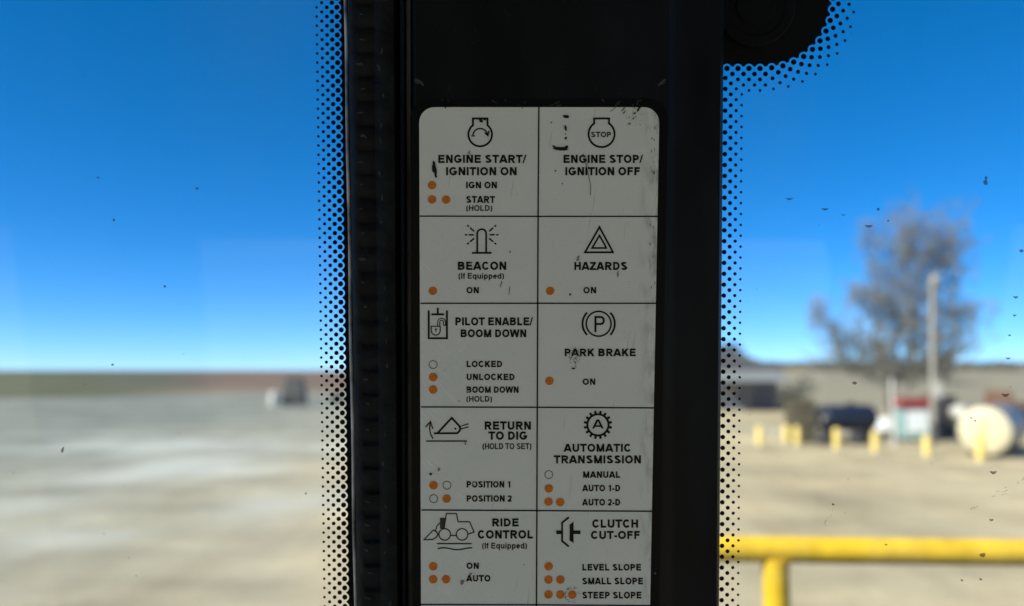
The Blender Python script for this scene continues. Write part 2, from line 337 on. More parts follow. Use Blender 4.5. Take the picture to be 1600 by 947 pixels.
def terrain(x, y):
    far = max(0.0, y - 130) / 300
    left = min(1.0, far) * 4.3
    k = min(1, max(0, (x / max(y, 1) - 0.12) / 0.15))
    right = min(1.0, max(0.0, y - 60) / 170) ** 0.8 * 5.2 + 0.25 * math.sin(x * .05) * min(1, far)
    h = left * (1 - k) + right * k
    return h + (0 if y < 450 else (y - 450) * -0.0035) - (0.0 if y > 60 else 0.0)
def spread(a, b, n, p=1.0): return [a + (b - a) * (i / n) ** p for i in range(n + 1)]
sheet('ground', [-3000, -1500, -800] + spread(-500, 500, 60) + [800, 1500, 3000], [-400, -100, 0, 30] + spread(60, 460, 44) + [700, 1200, 2500, 5000], terrain, ground_mat())
# the gravel yard, its far edge uneven
def yard():
    mb = MB(); pts = []
    edge = [(-140, 92), (-90, 88), (-60, 85), (-48, 94), (-36, 110), (-20, 122), (-8, 122), (4, 100), (12, 74), (22, 62), (34, 56), (60, 58), (120, 60)]
    for x, y in edge: pts.append((x, y + random.uniform(-1.5, 1.5)))
    top = []; 
    for i in range(len(pts) - 1):
        for k in range(6):
            t = k / 6; top.append((pts[i][0] * (1 - t) + pts[i + 1][0] * t, pts[i][1] * (1 - t) + pts[i + 1][1] * t + random.uniform(-1, 1)))
    top.append(pts[-1]); n = len(top)
    mb.v = [Vector((x, -60, 0.006)) for x, y in top] + [Vector((x, y, 0.006)) for x, y in top]
    mb.f = [(i, i + 1, n + i + 1, n + i) for i in range(n - 1)]
    tag(mb.build('gravel_yard', yard_mat()), kind='structure')
yard()

# ------------------------------------------------------------------ loader cab: pillar, panes, lining
cab = thing('loader_cab', (0, -0.4, EYE - 1.25), 'dark wheel loader cab whose black corner pillar parts two tinted window panes', 'cab')
Z = EYE
mb = MB(); mb.box((0, -0.43, Z + 0.50), (1.78, 1.72, 0.06)); mb.build('roof', M['cabgrey'], cab)
mb = MB(); mb.box((0, -0.43, Z - 1.22), (1.78, 1.72, 0.06)); mb.build('cab_floor', M['cabgrey'], cab)
for s in (-1, 1):  # unseen walls; openings shaped for the inside light and pane reflections
    mb = MB(); X = s * 0.85
    mb.box((X, -0.43, Z - 1.08), (0.06, 1.72, 0.22)); mb.box((X, -0.43, Z + 0.435), (0.06, 1.72, 0.07))
    mb.box((X, -1.08, Z - 0.285), (0.06, 0.40, 1.37)); mb.box((X, -0.585, Z - 0.285), (0.055, 0.07, 1.37)); mb.box((X, -0.75, Z + 0.17), (0.05, 0.29, 0.46)); mb.build('side_wall', M['cabgrey'], cab)
mb = MB()  # unseen rear wall, its low opening shaped for warm light and reflected patch
mb.box((0, -1.26, Z - 1.08), (1.64, 0.06, 0.22)); mb.box((0, -1.26, Z + 0.165), (1.64, 0.06, 0.61))
for s in (-1, 1): mb.box((s * 0.765, -1.26, Z - 0.555), (0.11, 0.055, 0.84))
mb.box((0.02, -1.26, Z - 0.555), (0.07, 0.055, 0.84))
mb.build('rear_wall', M['cabgrey'], cab)

def lerp(a, b, t): return a + (b - a) * t
def col(xt, xb, y): return lerp(xt, xb, y / 947.0)
YS = [-1790, -600] + [i * 38.0 for i in range(-4, 30)] + [1800, 4600]
def strip(name, pairs, m, dents=None, parent=None, thick=0.004, rows=None):
    """A moulding that runs the length of the pillar; pairs = (x at row 0, x at row 947, offset) across it."""
    mb = MB(); rows = rows or YS; n = len(pairs)
    for j, y in enumerate(rows):
        for i, (a, b, off) in enumerate(pairs):
            d = dents(j, i, y) if dents else 0.0
            mb.v.append(P(col(a, b, y), y, off + d))
    k = len(mb.v)
    for j, y in enumerate(rows):
        for i, (a, b, off) in enumerate(pairs): mb.v.append(P(col(a, b, y), y, off - thick))
    for j in range(len(rows) - 1):
        for i in range(n - 1):
            q = (j * n + i, j * n + i + 1, (j + 1) * n + i + 1, (j + 1) * n + i); mb.f += [q, tuple(k + v for v in reversed(q))]
        for i in (0, n - 1):
            q = (j * n + i, (j + 1) * n + i, k + (j + 1) * n + i, k + j * n + i); mb.f.append(q if i == 0 else tuple(reversed(q)))
    return mb.build(name, m, parent, smooth=True)

# face plate with rolled edges
strip('pillar', [(622, 627, -0.012), (626, 630, -0.0035), (629, 632.5, -0.002), (631, 634, -0.0022), (633, 635, -0.0065), (643.5, 646, -0.0065), (645.5, 648, -0.001), (649, 651, 0.0),
                 (1036, 1025, 0.0), (1046, 1034, -0.0006), (1050, 1046, -0.0030), (1054, 1050, -0.0034), (1060, 1056, -0.0042), (1126.5, 1119.5, -0.0060), (1130.4, 1122.9, -0.0078), (1131, 1123.5, -0.0135)],
      M['panel'], parent=cab, thick=0.010)
strip('groove_strip', [(633.5, 637, -0.0060), (635, 638.5, -0.0054), (641, 644.5, -0.0054), (642.6, 645.6, -0.0060)], M['groove'], parent=cab, thick=0.0004)
# rubber seal with a dimple every 38 rows
rows = [-1790, -900] + [i * 6.34 for i in range(-40, 190)] + [1800, 4600]
def dimple(j, i, y):
    ph = ((y + 14) % 38.0) / 38.0; k = math.exp(-((ph - 0.5) / 0.13) ** 2)
    return (-0.0013 * k if 4 <= i <= 8 else -0.0004 * k if i in (3, 9) else 0.0)
strip('rubber_seal', [(543, 558, -0.0125), (544, 559, -0.0078), (551, 566, -0.0064), (556, 570, -0.0060), (560, 574, -0.0058), (566, 579, -0.0056), (572, 584, -0.0056), (578, 589, -0.0057), (584, 594, -0.0060), (592, 601, -0.0052), (604, 611, -0.0046), (615, 621, -0.0050), (620, 625.5, -0.0064), (622, 627.2, -0.0125)],
      M['rubber'], dents=dimple, parent=cab, thick=0.003, rows=rows)
mb = MB(); mb.tube([P(col(539.5, 555.5, y) + 0.5 * math.sin(y * 0.021) , y, -0.0118) for y in [-1790, -600] + list(range(-100, 1100, 12)) + [1800, 4600]], 0.00055, 8)
mb.build('bright_bead', M['edge'], cab, smooth=True)
# scuffs on the black plate
mb = MB()
def blot(mb, x, y, w, h, rot, off, n=11, rough=0.35, rng=random):
    q = []
    for k in range(n):
        a = 2 * math.pi * k / n; r = 1 + rng.uniform(-rough, rough); u, v = w / 2 * r * math.cos(a), h / 2 * r * math.sin(a)
        q.append((x + u * math.cos(rot) - v * math.sin(rot), y + u * math.sin(rot) + v * math.cos(rot)))
    mb.poly(q, off)
mb.stroke([(649, 124), (654, 126), (659, 130), (661, 134)], 3.5, 0.0002); mb.stroke([(647, 126), (655, 131)], 2.0, 0.00021); mb.build('scuff', M['dim'], cab)
mb = MB(); mb.stroke([(1029, 134), (1034, 128), (1040, 124)], 3.0, 0.0002); mb.stroke([(1033, 132), (1039, 129)], 1.5, 0.00021); mb.build('scuff', M['dim'], cab)
mb = MB(); mb.disc(1023.5, 896, 2.0, 0.0003); mb.build('nick', M['dim'], cab)
mb = MB()
for _ in range(16):
    x, y = random.uniform(660, 1010), random.uniform(8, 150); L = random.uniform(3, 14); a = random.uniform(-1.4, 1.4)
    mb.stroke([(x, y), (x + L * math.sin(a), y + L * math.cos(a))], 0.6, 0.00018)
mb.build('scratches', mat('faint_scratch', (0.026, 0.028, 0.03), 0.6, spec=0.15), cab)
# scuffs on the rubber: small pale rubs below the dimples
mb = MB()
for k in range(25):
    y = 24 + 38 * k
    if y < 420 or random.random() < 0.7:
        w = random.uniform(5, 11); blot(mb, col(562, 575, y) + random.uniform(-2, 4), y + random.uniform(-2, 2), w, random.uniform(2, 5), random.uniform(-.2, .3), -0.0049, rough=0.5)
    if random.random() < 0.6: blot(mb, col(592, 604, y) + random.uniform(-3, 6), y + random.uniform(4, 20), random.uniform(1.5, 4), random.uniform(5, 11), random.uniform(-.3, .3), -0.0039, rough=0.5)
mb.build('rubber_scuff', mat('rubbed_rubber', (0.045, 0.048, 0.05), 0.7, spec=0.15), cab)

# --- window panes
GO = -0.0150                              # the panes' inner face, behind the pillar's face
def pane(xa, xb, name='window_pane'):
    mb = MB(); q = [(xa, -1790), (xb, -1790), (xb, 4600), (xa, 4600)]
    vs = [P(x, y, GO) for x, y in q] + [P(x, y, GO - 0.005) for x, y in q]
    mb.add(vs, [(3, 2, 1, 0), (4, 5, 6, 7), (0, 1, 5, 4), (1, 2, 6, 5), (2, 3, 7, 6), (3, 0, 4, 7)])
    return mb.build(name, M['glass'], cab, weld=True)
pane_a = pane(-3300, 556); pane_b = pane(1112, 5000)
FO = GO + 0.0002
def scallop(dots, r, side):
    """Edge of the solid black band: it bites round every big dot of the first column."""
    out = []
    for (x, y) in dots:
        for k in range(7):
            a = R(-68 + 136 * k / 6); out.append((x + side * r * math.cos(a), y + r * math.sin(a)))
    return out
def band(mb, edge, xin, off):
    for i in range(len(edge) - 1):
        (x0, y0), (x1, y1) = edge[i], edge[i + 1]; mb.poly([(x0, y0), (xin(y0), y0), (xin(y1), y1), (x1, y1)], off)
# left pane: five columns of dots that shrink away from the pillar
mb = MB(); pitch = 14.4; rad = (4.1, 3.55, 3.05, 2.6, 2.1)
def lx(k, y): return col(526.3, 539.0, y) - (7.95 - 0.0 * y) * k
ys0 = [2.5 + pitch * j + 9.0 for j in range(-14, 82)]
for k in range(5):
    for y in ys0:
        yy = y + (pitch / 2 if k % 2 else 0); mb.disc(lx(k, yy), yy, rad[k], FO, 14)
first = [(lx(0, y), y) for y in ys0]
band(mb, scallop(first, 6.6, 1), lambda y: col(548, 562, y), FO)
half = [(lx(-1, y + pitch / 2), y + pitch / 2) for y in ys0]
for x, y in half: mb.disc(x, y, 4.3, FO, 14)
mb.build('dot_border', M['frit'], pane_a)
# right pane: four columns, a rounded black corner patch at the top with rings of dots
mb = MB(); pt = 17.0; rad = (3.7, 3.25, 2.65, 2.05)
def rx(k, y): return 1133.6 - (y - 108) * 0.0073 + 8.55 * k
for k in range(4):
    for j in range(62):
        y = 121.9 + (8.5 if k % 2 else 0) + pt * j
        if k == 3 and j == 0: continue
        if k == 2: y = 138.9 - 17 + pt * j
        if k == 2 and j == 0: continue
        mb.disc(rx(k, y), y, rad[k], FO, 14)
RC, RCX, RCY = 104.8, 1197.0, 1.5; rr = (4.35, 3.8, 3.2, 2.7, 2.2)
for k in range(5):
    y = 107.0 + 8.6 * k; x = 1135.9 + 8.6 * k
    while x < 1204: mb.disc(x, y, rr[k], FO, 16); x += 17.2
    a = 85.2 - 4.9 * (k % 2)
    if k % 2 == 0 and k: a = 85.2
    while a > -86:
        r = RC + 8.3 * k
        mb.disc(RCX + r * math.cos(R(a)), RCY + r * math.sin(R(a)), rr[k], FO, 16); a -= 9.75
# solid patch, scalloped along its rim
rim = [(1135.9 + 17.2 * i, 107.0, 270) for i in range(4)] + [(RCX + RC * math.cos(R(a)), RCY + RC * math.sin(R(a)), None) for a in [85.2 - 9.75 * i for i in range(18)]]
out = [(1112, 99)]
for i, (x, y, _) in enumerate(rim):
    if i < 4: dx, dy = 0.0, -1.0
    else: dx, dy = (RCX - x) / RC, (RCY - y) / RC
    tx, ty = -dy, dx
    for k in range(7):
        a = R(-66 + 132 * k / 6); out.append((x + dx * 7.4 * math.cos(a) + tx * 7.4 * math.sin(a), y + dy * 7.4 * math.cos(a) + ty * 7.4 * math.sin(a)))
ctr = (1185, -20)
for i in range(len(out) - 1): mb.poly([ctr, out[i + 1], out[i]], FO)
mb.poly([ctr, out[-1], (1112, out[-1][1])], FO); mb.poly([ctr, (1112, out[-1][1]), out[0]], FO)
mb.build('dot_border', M['frit'], pane_b)
# round black hinge plate on the corner patch
mb = MB(); hub = P(1178, 12, GO); prof = [(0.0004, 0.0128), (0.0018, 0.0128), (0.0024, 0.0122), (0.0024, 0.0098), (0.0019, 0.0092), (0.0019, 0.0066), (0.0026, 0.0060), (0.0026, 0.0)]
mb.lathe(hub, PN, prof[:-1], 48); mb.build('hinge_plate', M['frit'], pane_b, smooth=True)

# dried drops, dark-painted water drop lenses and specks on the glass
DO = GO + 0.00025
def drop(pn, x, y, w, h, rot=0.0, crescent=False):
    mb = MB(); N = 14
    if crescent:                          # a water drop's lens shading, painted as a dark lower lip
        top = [(-1 + 2 * k / N, 0.15 * (1 - (-1 + 2 * k / N) ** 2)) for k in range(N + 1)]
        bot = [(-1 + 2 * k / N, 1.0 * (1 - (-1 + 2 * k / N) ** 2)) for k in range(N, -1, -1)]
        q = [(x + w / 2 * u, y - h / 2 + h * v) for u, v in top + bot[1:-1]]
    else: q = [(x + (w / 2 * math.cos(a) * math.cos(rot) - h / 2 * math.sin(a) * math.sin(rot)) * (1 + random.uniform(-.2, .2)), y + (w / 2 * math.cos(a) * math.sin(rot) + h / 2 * math.sin(a) * math.cos(rot)) * (1 + random.uniform(-.2, .2))) for a in [2 * math.pi * k / N for k in range(N)]]
    n = len(q); c = P(sum(a for a, _ in q) / n, sum(b for _, b in q) / n, DO + 0.0004)
    lo = [P(a, b, DO - 0.0001) for a, b in q]; cc = sum(lo, Vector()) / n
    hi = [p + (cc - p) * 0.3 + PN * 0.0004 for p in lo]
    mb.add(lo + hi, [(i, (i + 1) % n, n + (i + 1) % n, n + i) for i in range(n)] + [tuple(range(n, 2 * n))])
    return mb.build('mud_and_lens_drop', M['mud_lens'], pn)
for x, y, w, h, c in ((1540, 285, 7, 9, 0), (1540.5, 278, 4, 6, 0), (1233.5, 311, 13, 3.4, 1), (1289, 327, 12, 4, 1), (1318, 336, 8, 2, 1), (1357.5, 353.5, 14, 4.5, 1), (1372, 327, 5, 5, 0), (1387.5, 345, 3, 3, 0),
                      (1596, 392, 6, 5, 0), (1587, 464.5, 9, 4.5, 1), (1585, 493, 6, 3.5, 1), (1577, 524, 5, 3, 1), (1575, 560, 8, 3.5, 1), (1571, 617.5, 13, 5.5, 1), (1335.5, 598.5, 7.5, 5, 0),
                      (1517, 653, 3, 2.6, 0), (1523.5, 657.5, 3, 2.6, 0), (1552, 738.5, 12, 5.5, 1), (1548.5, 812.5, 7, 4, 1), (1535.5, 867, 9, 6.5, 0), (1532, 905, 5, 3, 0), (1502.5, 906.5, 3, 3.5, 0), (1301.5, 788, 4, 3, 0), (1384, 851, 5, 2.5, 1)):
    drop(pane_b, x, y, w, h, 0, bool(c))
for x, y, w, h in ((308, 294.5, 5, 3.5), (178, 344, 4, 4), (257.5, 447.5, 4.5, 4), (176, 570, 4.5, 3.5), (98, 703, 3.5, 10), (478, 771, 3, 3.5), (153, 277.5, 6, 2.2)):
    drop(pane_a, x, y, w, h, 0.3)
def specks(pn, box, n, seed, streaks=()):
    rg = random.Random(seed); mb = MB()
    for _ in range(n):
        r = rg.choice((0.35, 0.45, 0.55, 0.8, 1.1)); mb.disc(rg.uniform(box[0], box[2]), rg.uniform(box[1], box[3]), r * rg.uniform(.8, 1.2), DO, 6, ry=r)
    for (x0, y0, x1, y1, k, wd) in streaks:
        for i in range(k):
            t = rg.random(); x, y = lerp(x0, x1, t) + rg.uniform(-wd, wd), lerp(y0, y1, t) + rg.uniform(-wd, wd); L = rg.uniform(1, 5); d = Vector((x1 - x0, y1 - y0)).normalized()
            mb.stroke([(x, y), (x + d.x * L, y + d.y * L)], rg.uniform(.4, 1.0), DO)
    tag(mb.build('dirt_speck', M['dust'], pn), kind='stuff')
specks(pane_a, (0, 0, 490, 947), 50, 3)
specks(pane_b, (1170, 20, 1600, 947), 75, 5, ((1588, 756, 1602, 746, 6, 1), (1545, 778, 1576, 763, 14, 5), (1506, 800, 1540, 787, 8, 2), (1300, 795, 1288, 822, 9, 3)))

# ------------------------------------------------------------------ the instruction sticker
TH = 0.00012
dec = thing('instruction_sticker', P(840, 945, 0), 'grey white control sticker with black icons and orange dots on the pillar', 'sticker')
def rrect(xl, xr, y0, y1, r, xlb=None, xrb=None, n=8):
    xlb = xl if xlb is None else xlb; xrb = xr if xrb is None else xrb; q = []
    for cx, cy, a0 in ((xr - r, y0 + r, 90), (xl + r, y0 + r, 180), (xlb + r, y1 - r, 270), (xrb - r, y1 - r, 0)):
        for k in range(n + 1):
            a = R(a0 + (90 * k / n if a0 != 90 else 90 * k / n)); 
            q.append((cx + r * math.cos(a), cy - r * math.sin(a)))
    return q
def fill_top(outline): return outline
def order(xl, xr, y0, y1, r, xlb, xrb):
    q = []
    for cx, cy, a0 in ((xl + r, y0 + r, 180), (xr - r, y0 + r, 90), (xrb - r, y1 - r, 0), (xlb + r, y1 - r, -90)):
        for k in range(9):
            a = R(a0 - 90 * k / 8); q.append((cx + r * math.cos(a), cy - r * math.sin(a)))
    return q
mb = MB(); mb.poly(order(641, 1044, 154, 1560, 30, 647, 1018), TH); bor = mb.build('sticker_border', M['border'], dec)
mb = MB(); outline = order(655, 1030, 167.5, 1540, 24, 660, 1005); mb.poly(outline, TH * 2)
# thickness and uv in photo-pixel hundredths
sheet_o = mb.build('sticker_sheet', M['decal'], dec)
uvl = sheet_o.data.uv_layers.new(name='UVMap')
for lp in sheet_o.data.loops: uvl.data[lp.index].uv = (outline[lp.vertex_index][0] / 100, outline[lp.vertex_index][1] / 100)
INK = TH * 3
mb = MB()
mb.stroke([(842, 167.5), (840.8, 330), (839.3, 690), (838.2, 947), (836, 1540)], 2.2, INK)
for y0, ym, y1, xl, xr in ((337.8, 338.2, 338.2, 656, 1028), (474, 474, 474, 657, 1025.5), (636, 636.5, 637.5, 658, 1022.5), (797, 798, 799, 658.5, 1021), (944.8, 945.2, 946.5, 657.5, 1019)):
    mb.stroke([(xl, y0), (840, ym), (xr, y1)], 2.1, INK)
mb.build('grid_line', M['ink'], dec)

# lettering: plain bold grotesque capitals drawn stroke by stroke, each line fitted to the place it has on the sticker
def arc(cx, cy, rx_, ry_, a0, a1, n=14): return [(cx + rx_ * math.cos(R(a0 + (a1 - a0) * k / n)), cy + ry_ * math.sin(R(a0 + (a1 - a0) * k / n))) for k in range(n + 1)]
def glyph(c, w):
    """(advance, strokes, slabs): strokes are centre lines of width w in cap heights, slabs are slanted bars with level ends."""
    h = w / 2; l = 0.10 + h; S, D = [], []
    adv = dict(A=1.0, B=1.0, C=1.0, D=1.0, E=.93, F=.85, G=1.08, H=1.0, I=.38, K=1.0, L=.85, M=1.16, N=1.0, O=1.08, P=.93, R=1.0, S=.93, T=.86, U=1.0, V=.93, W=1.32, Z=.86, f=.46, q=.85, u=.85, i=.38, p=.85, e=.78, d=.85).get(c)
    if adv is None: adv = {'1': .78, '2': .78, '(': .46, ')': .46, '/': .39, '-': .46, ' ': .36}[c]
    r = adv - 0.09 - h; m = adv / 2; t = 1 - h
    if c == 'A': D = [(.0 + h, 0, m - .02, 1, h * 1.12), (adv - h, 0, m + .02, 1, h * 1.12)]; S = [[(.25, .27), (adv - .25, .27)]]
    elif c == 'B': S = [[(l, h), (l, t)], [(l - h, t), (r - .25, t)] + arc(r - .26, .755 - h * .25, .22, .245 - h * .75, 90, -90) + [(l, .51)], [(l, .51), (r - .24, .51)] + arc(r - .24, .255 + h * .5, .25, .255 - h * .5, 90, -90) + [(l - h, h)]]
    elif c in 'CG':
        S = [arc(m + .01, .5, m - .06 - h, .5 - h + .01, 42, 325 if c == 'C' else 338, 26)]
        if c == 'G': x = S[0][-1][0]; S += [[(m + .03, .44), (r + .0, .44)], [(r, .44 + h), (r, .18)]]
    elif c == 'D': S = [[(l, h), (l, t)], [(l - h, t), (m - .05, t)] + arc(m - .05, .5, r - m + .05, .5 - h, 90, -90, 20) + [(l - h, h)]]
    elif c in 'EF':
        S = [[(l, 0), (l, 1)], [(l, t), (r + h - .0, t)], [(l, .52), (r + h - .04, .52)]]
        if c == 'E': S.append([(l, h), (r + h + .02, h)])
    elif c == 'H': S = [[(l, 0), (l, 1)], [(r, 0), (r, 1)], [(l, .52), (r, .52)]]
    elif c == 'I': S = [[(m, 0), (m, 1)]]
    elif c == 'K': S = [[(l, 0), (l, 1)]]; D = [(l + .02, .30, r, 1, h * 1.4), (l + .26, .55, r + .02, 0, h * 1.3)]
    elif c == 'L': S = [[(l, 0), (l, 1)], [(l, h), (r + h, h)]]
    elif c == 'M': S = [[(l, 0), (l, 1)], [(r, 0), (r, 1)]]; D = [(l, 1, m, 0, h * 1.05), (r, 1, m, 0, h * 1.05)]
    elif c == 'N': S = [[(l, 0), (l, 1)], [(r, 0), (r, 1)]]; D = [(l + .02, 1, r - .02, 0, h * 1.15)]
    elif c == 'O': S = [arc(m, .5, m - .06 - h, .5 - h + .012, 0, 360, 30)]
    elif c in 'PR':
        y = .46 if c == 'P' else .50; q = (1 - y) / 2
        S = [[(l, 0), (l, 1)], [(l - h, t), (r - .22, t)] + arc(r - .24, (t + y) / 2, .24, (t - y) / 2, 90, -90) + [(l, y)]]
        if c == 'R': D = [(m - .02, y, r + .03, 0, h * 1.25)]
    elif c == 'S': S = [arc(m, .745, r - m - .01, .255 - h, 22, 235, 16) + [(m - .10, .565), (m + .10, .475)] + arc(m, .26, r - m + .03, .26 - h, 55, -160, 16)]
    elif c == 'T': S = [[(m, 0), (m, 1)], [(.02, t), (adv - .02, t)]]
    elif c == 'U': S = [[(l, 1), (l, .36)] + arc(m, .36, r - m, .36 - h + .01, 180, 360, 18) + [(r, 1)]]
    elif c == 'V': D = [(h, 1, m, 0, h * 1.12), (adv - h, 1, m, 0, h * 1.12)]
    elif c == 'W': D = [(h, 1, .36, 0, h * 1.1), (.66, 1, .36, 0, h * 1.1), (.66, 1, .96, 0, h * 1.1), (1.32 - h, 1, .96, 0, h * 1.1)]
    elif c == 'Z': S = [[(.08, t), (adv - .06, t)], [(.04, h), (adv - .04, h)]]; D = [(.16, w * .6, adv - .17, 1 - w * .6, h * 1.35)]
    elif c == '1': S = [[(.47, 0), (.47, 1)]]; D = [(.47, .93, .18, .70, h * .8)]
    elif c == '2': S = [arc(m, .70, .24, .30 - h, 165, -25, 16) + [(.52, .42), (.24, .18), (.16, h)], [(.06, h), (.70, h)]]
    elif c == '(': S = [arc(.56, .39, .40, .64, 128, 232, 14)]
    elif c == ')': S = [arc(-.10, .39, .40, .64, 52, -52, 14)]
    elif c == '/': D = [(.03, -.02, .36, 1.02, h * .72)]
    elif c == '-': S = [[(.06, .34), (.40, .34)]]
    elif c == 'f': S = [[(.22, 0), (.22, .80)] + arc(.38, .80, .16, .20 - h, 180, 90, 6), [(.02, .67), (.42, .67)]]
    elif c in 'qpd':
        S = [arc(m, .365, m - .07 - h, .375 - h, 0, 360, 24)]; x = l if c == 'p' else r
        S.append([(x, .73), (x, -.28)] if c in 'pq' else [(x, 0), (x, 1)])
    elif c == 'u': S = [[(l, .73), (l, .26)] + arc(m, .27, r - m, .27 - h, 180, 360, 12) , [(r, .73), (r, 0)]]
    elif c == 'i': S = [[(m, 0), (m, .73)], [(m, .85), (m, 1)]]
    elif c == 'e': S = [[(.10, .37), (adv - .10, .37)], arc(m, .365, m - .06 - h, .375 - h, 0, 318, 20)]
    return adv, S, D
def text(mb, s, x0, x1, yt, yb, w=0.185):
    A = sum(glyph(c, w)[0] for c in s); lo, hi = 0.09, A - 0.09; H = yb - yt; kx = (x1 - x0) / (hi - lo)
    wx = w * (kx + H) / 2 if kx < H else w * H
    pen = 0.0
    for c in s:
        adv, S, D = glyph(c, w)
        f = lambda x, y: (x0 + (pen + x - lo) * kx, yb - y * H)
        for q in S: mb.stroke([f(x, y) for x, y in q], wx, INK)
        for (xa, ya, xb, yb_, hw) in D:
            mb.poly([f(xa - hw, ya), f(xa + hw, ya), f(xb + hw, yb_), f(xb - hw, yb_)], INK)
        pen += adv
CELLS = [
 ('ENGINE START/', 684.8, 820.8, 242, 254.7), ('IGNITION ON', 697.3, 807.2, 261.2, 274), ('IGN ON', 728.6, 776.4, 284, 294.4), ('START', 728.6, 772.8, 306.4, 317.2), ('(HOLD)', 728.6, 768.9, 320.6, 329.6)], [
 ('ENGINE STOP/', 880.4, 1003.2, 242, 254.7), ('IGNITION OFF', 883.6, 999.7, 261.2, 274)], [
 ('BEACON', 715.3, 791, 408.9, 421.8), ('(If Equipped)', 716.6, 787.2, 426.6, 435.6), ('ON', 729.2, 748.2, 448.6, 458.4)], [
 ('HAZARDS', 897.3, 979.7, 409.3, 422), ('ON', 911.8, 931.5, 448.6, 458.4)], [
 ('PILOT ENABLE/', 711.6, 831.2, 496, 508.5), ('BOOM DOWN', 719.8, 822.2, 514.8, 527), ('LOCKED', 729, 784.6, 563.9, 573.7), ('UNLOCKED', 729, 803.9, 584.1, 594), ('BOOM DOWN', 729, 810.2, 603.9, 613.9), ('(HOLD)', 729, 768.5, 618.9, 627.8)], [
 ('PARK BRAKE', 882.3, 993.2, 544.8, 556.7), ('ON', 910.7, 930.2, 591.6, 601.4)], [
 ('RETURN', 757.3, 829.5, 658.6, 671.5), ('TO DIG', 764, 823.4, 674.3, 687.2), ('(HOLD TO SET)', 754.2, 830.1, 692.6, 702), ('POSITION 1', 729.2, 798.2, 751.9, 761.9), ('POSITION 2', 729.2, 799, 774.1, 784)], [
 ('AUTOMATIC', 881.8, 985.7, 693.6, 706), ('TRANSMISSION', 866.1, 1001.5, 711.6, 724.2), ('MANUAL', 911.1, 969, 736.6, 746.7), ('AUTO 1-D', 910.6, 969, 757.8, 767.8), ('AUTO 2-D', 910.4, 969, 779.8, 790)], [
 ('RIDE', 769, 810.2, 810.2, 822.7), ('CONTROL', 746.8, 832.7, 828.6, 841.6), ('(If Equipped)', 753.6, 823.2, 848, 857.2), ('ON', 729.2, 748.2, 879.3, 889), ('AUTO', 729.2, 766, 898.8, 908.7)], [
 ('CLUTCH', 925.6, 997, 811.8, 824.7), ('CUT-OFF', 923.6, 999.5, 829.8, 842.3), ('LEVEL SLOPE', 909.9, 1001.5, 881.4, 891.6), ('SMALL SLOPE', 909.9, 1004.5, 902.8, 913.2), ('STEEP SLOPE', 909.9, 1002, 924.8, 935.3)]
WORDS = ['engine start and ignition on', 'engine stop and ignition off', 'beacon', 'hazards', 'pilot enable and boom down', 'park brake', 'return to dig', 'automatic transmission', 'ride control', 'clutch cut-off']
for cell, w in zip(CELLS, WORDS):
    mb = MB()
    for (s, x0, x1, yt, yb) in cell: text(mb, s, x0, x1, yt, yb, 0.19 if '(' in s else 0.235)
    tag(mb.build('lettering', M['ink'], dec), label='black ' + w + ' lettering')
# indicator dots and rings
DOTS = ((675, 289.3), (675, 311.8), (697, 312), (676.3, 454.5), (859.5, 454.5), (676.8, 589.3), (676.8, 608.8), (858.5, 595.2), (677.3, 758.3), (698, 779.3), (857.5, 763.3), (857, 784), (875.2, 784.7),
        (676.8, 885), (676.8, 905.3), (696.8, 905.3), (857.2, 885), (857, 905.8), (875.6, 905.8), (857, 929), (875.6, 929.2), (894.3, 929.2))
for x, y in DOTS:
    mb = MB(); mb.disc(x, y, 6.6, INK, 28); mb.build('indicator_dot', M['orange'], dec)
for x, y in ((676.8, 569.8), (698.3, 758.3), (677.5, 779.3), (857.5, 741.8)):
    mb = MB(); mb.ring(x, y, 6.2, 1.0, INK); mb.build('indicator_ring', M['ring'], dec)

# symbols
def sym(f, label):
    mb = MB(); f(mb); tag(mb.build('symbol', M['ink'], dec), label=label)
def engine(mb, cx, cy, r, nx, top, w=3.0):
    a = math.degrees(math.asin(nx / r)); mb.ring(cx, cy, r, w, INK, 90 + a, 450 - a, 48)
    yy = cy - math.sqrt(r * r - nx * nx)
    mb.stroke([(cx - nx, yy + 1), (cx - nx, top), (cx + nx, top), (cx + nx, yy + 1)], w, INK)
def f1(mb):
    engine(mb, 750.3, 210.3, 18.4, 11.4, 185.2)
    mb.ring(750.4, 212.5, 11.6, 2.2, INK, 12, 172, 24)
    mb.stroke([(757.5, 207.5), (762.3, 212), (764.2, 204.2)], 2.2, INK); mb.stroke([(736.6, 212.4), (742.2, 212.4)], 2.0, INK)
def f2(mb):
    engine(mb, 940, 209.6, 20.3, 11.6, 185.2); text(mb, 'STOP', 923.6, 954.8, 206, 214.4, 0.21)
def f3(mb):
    q = [(745.7, 395)] + [(752.6 + 7 * math.cos(R(a)), 365.2 - 7 * math.sin(R(a))) for a in range(180, -1, -15)] + [(759.6, 395)]
    mb.stroke(q, 2.8, INK); mb.stroke([(737.5, 395.2), (768, 395.2)], 3, INK)
    for s in (-1, 1):
        for (x0, y0, x1, y1) in ((12.4, 367, 26, 367), (11.8, 361.6, 22.6, 352), (11.8, 372.6, 22.6, 381.6)):
            c = 752.6
            for t0, t1 in ((0, .58), (.76, 1)):
                mb.stroke([(c + s * lerp(x0, x1, t0), lerp(y0, y1, t0)), (c + s * lerp(x0, x1, t1), lerp(y0, y1, t1))], 2.4, INK)
def f4(mb):
    mb.stroke([(936.7, 355), (958, 394.4), (914, 394.4)], 2.9, INK, True); mb.stroke([(936.7, 368), (947.6, 387.6), (925.2, 387.6)], 2.7, INK, True)
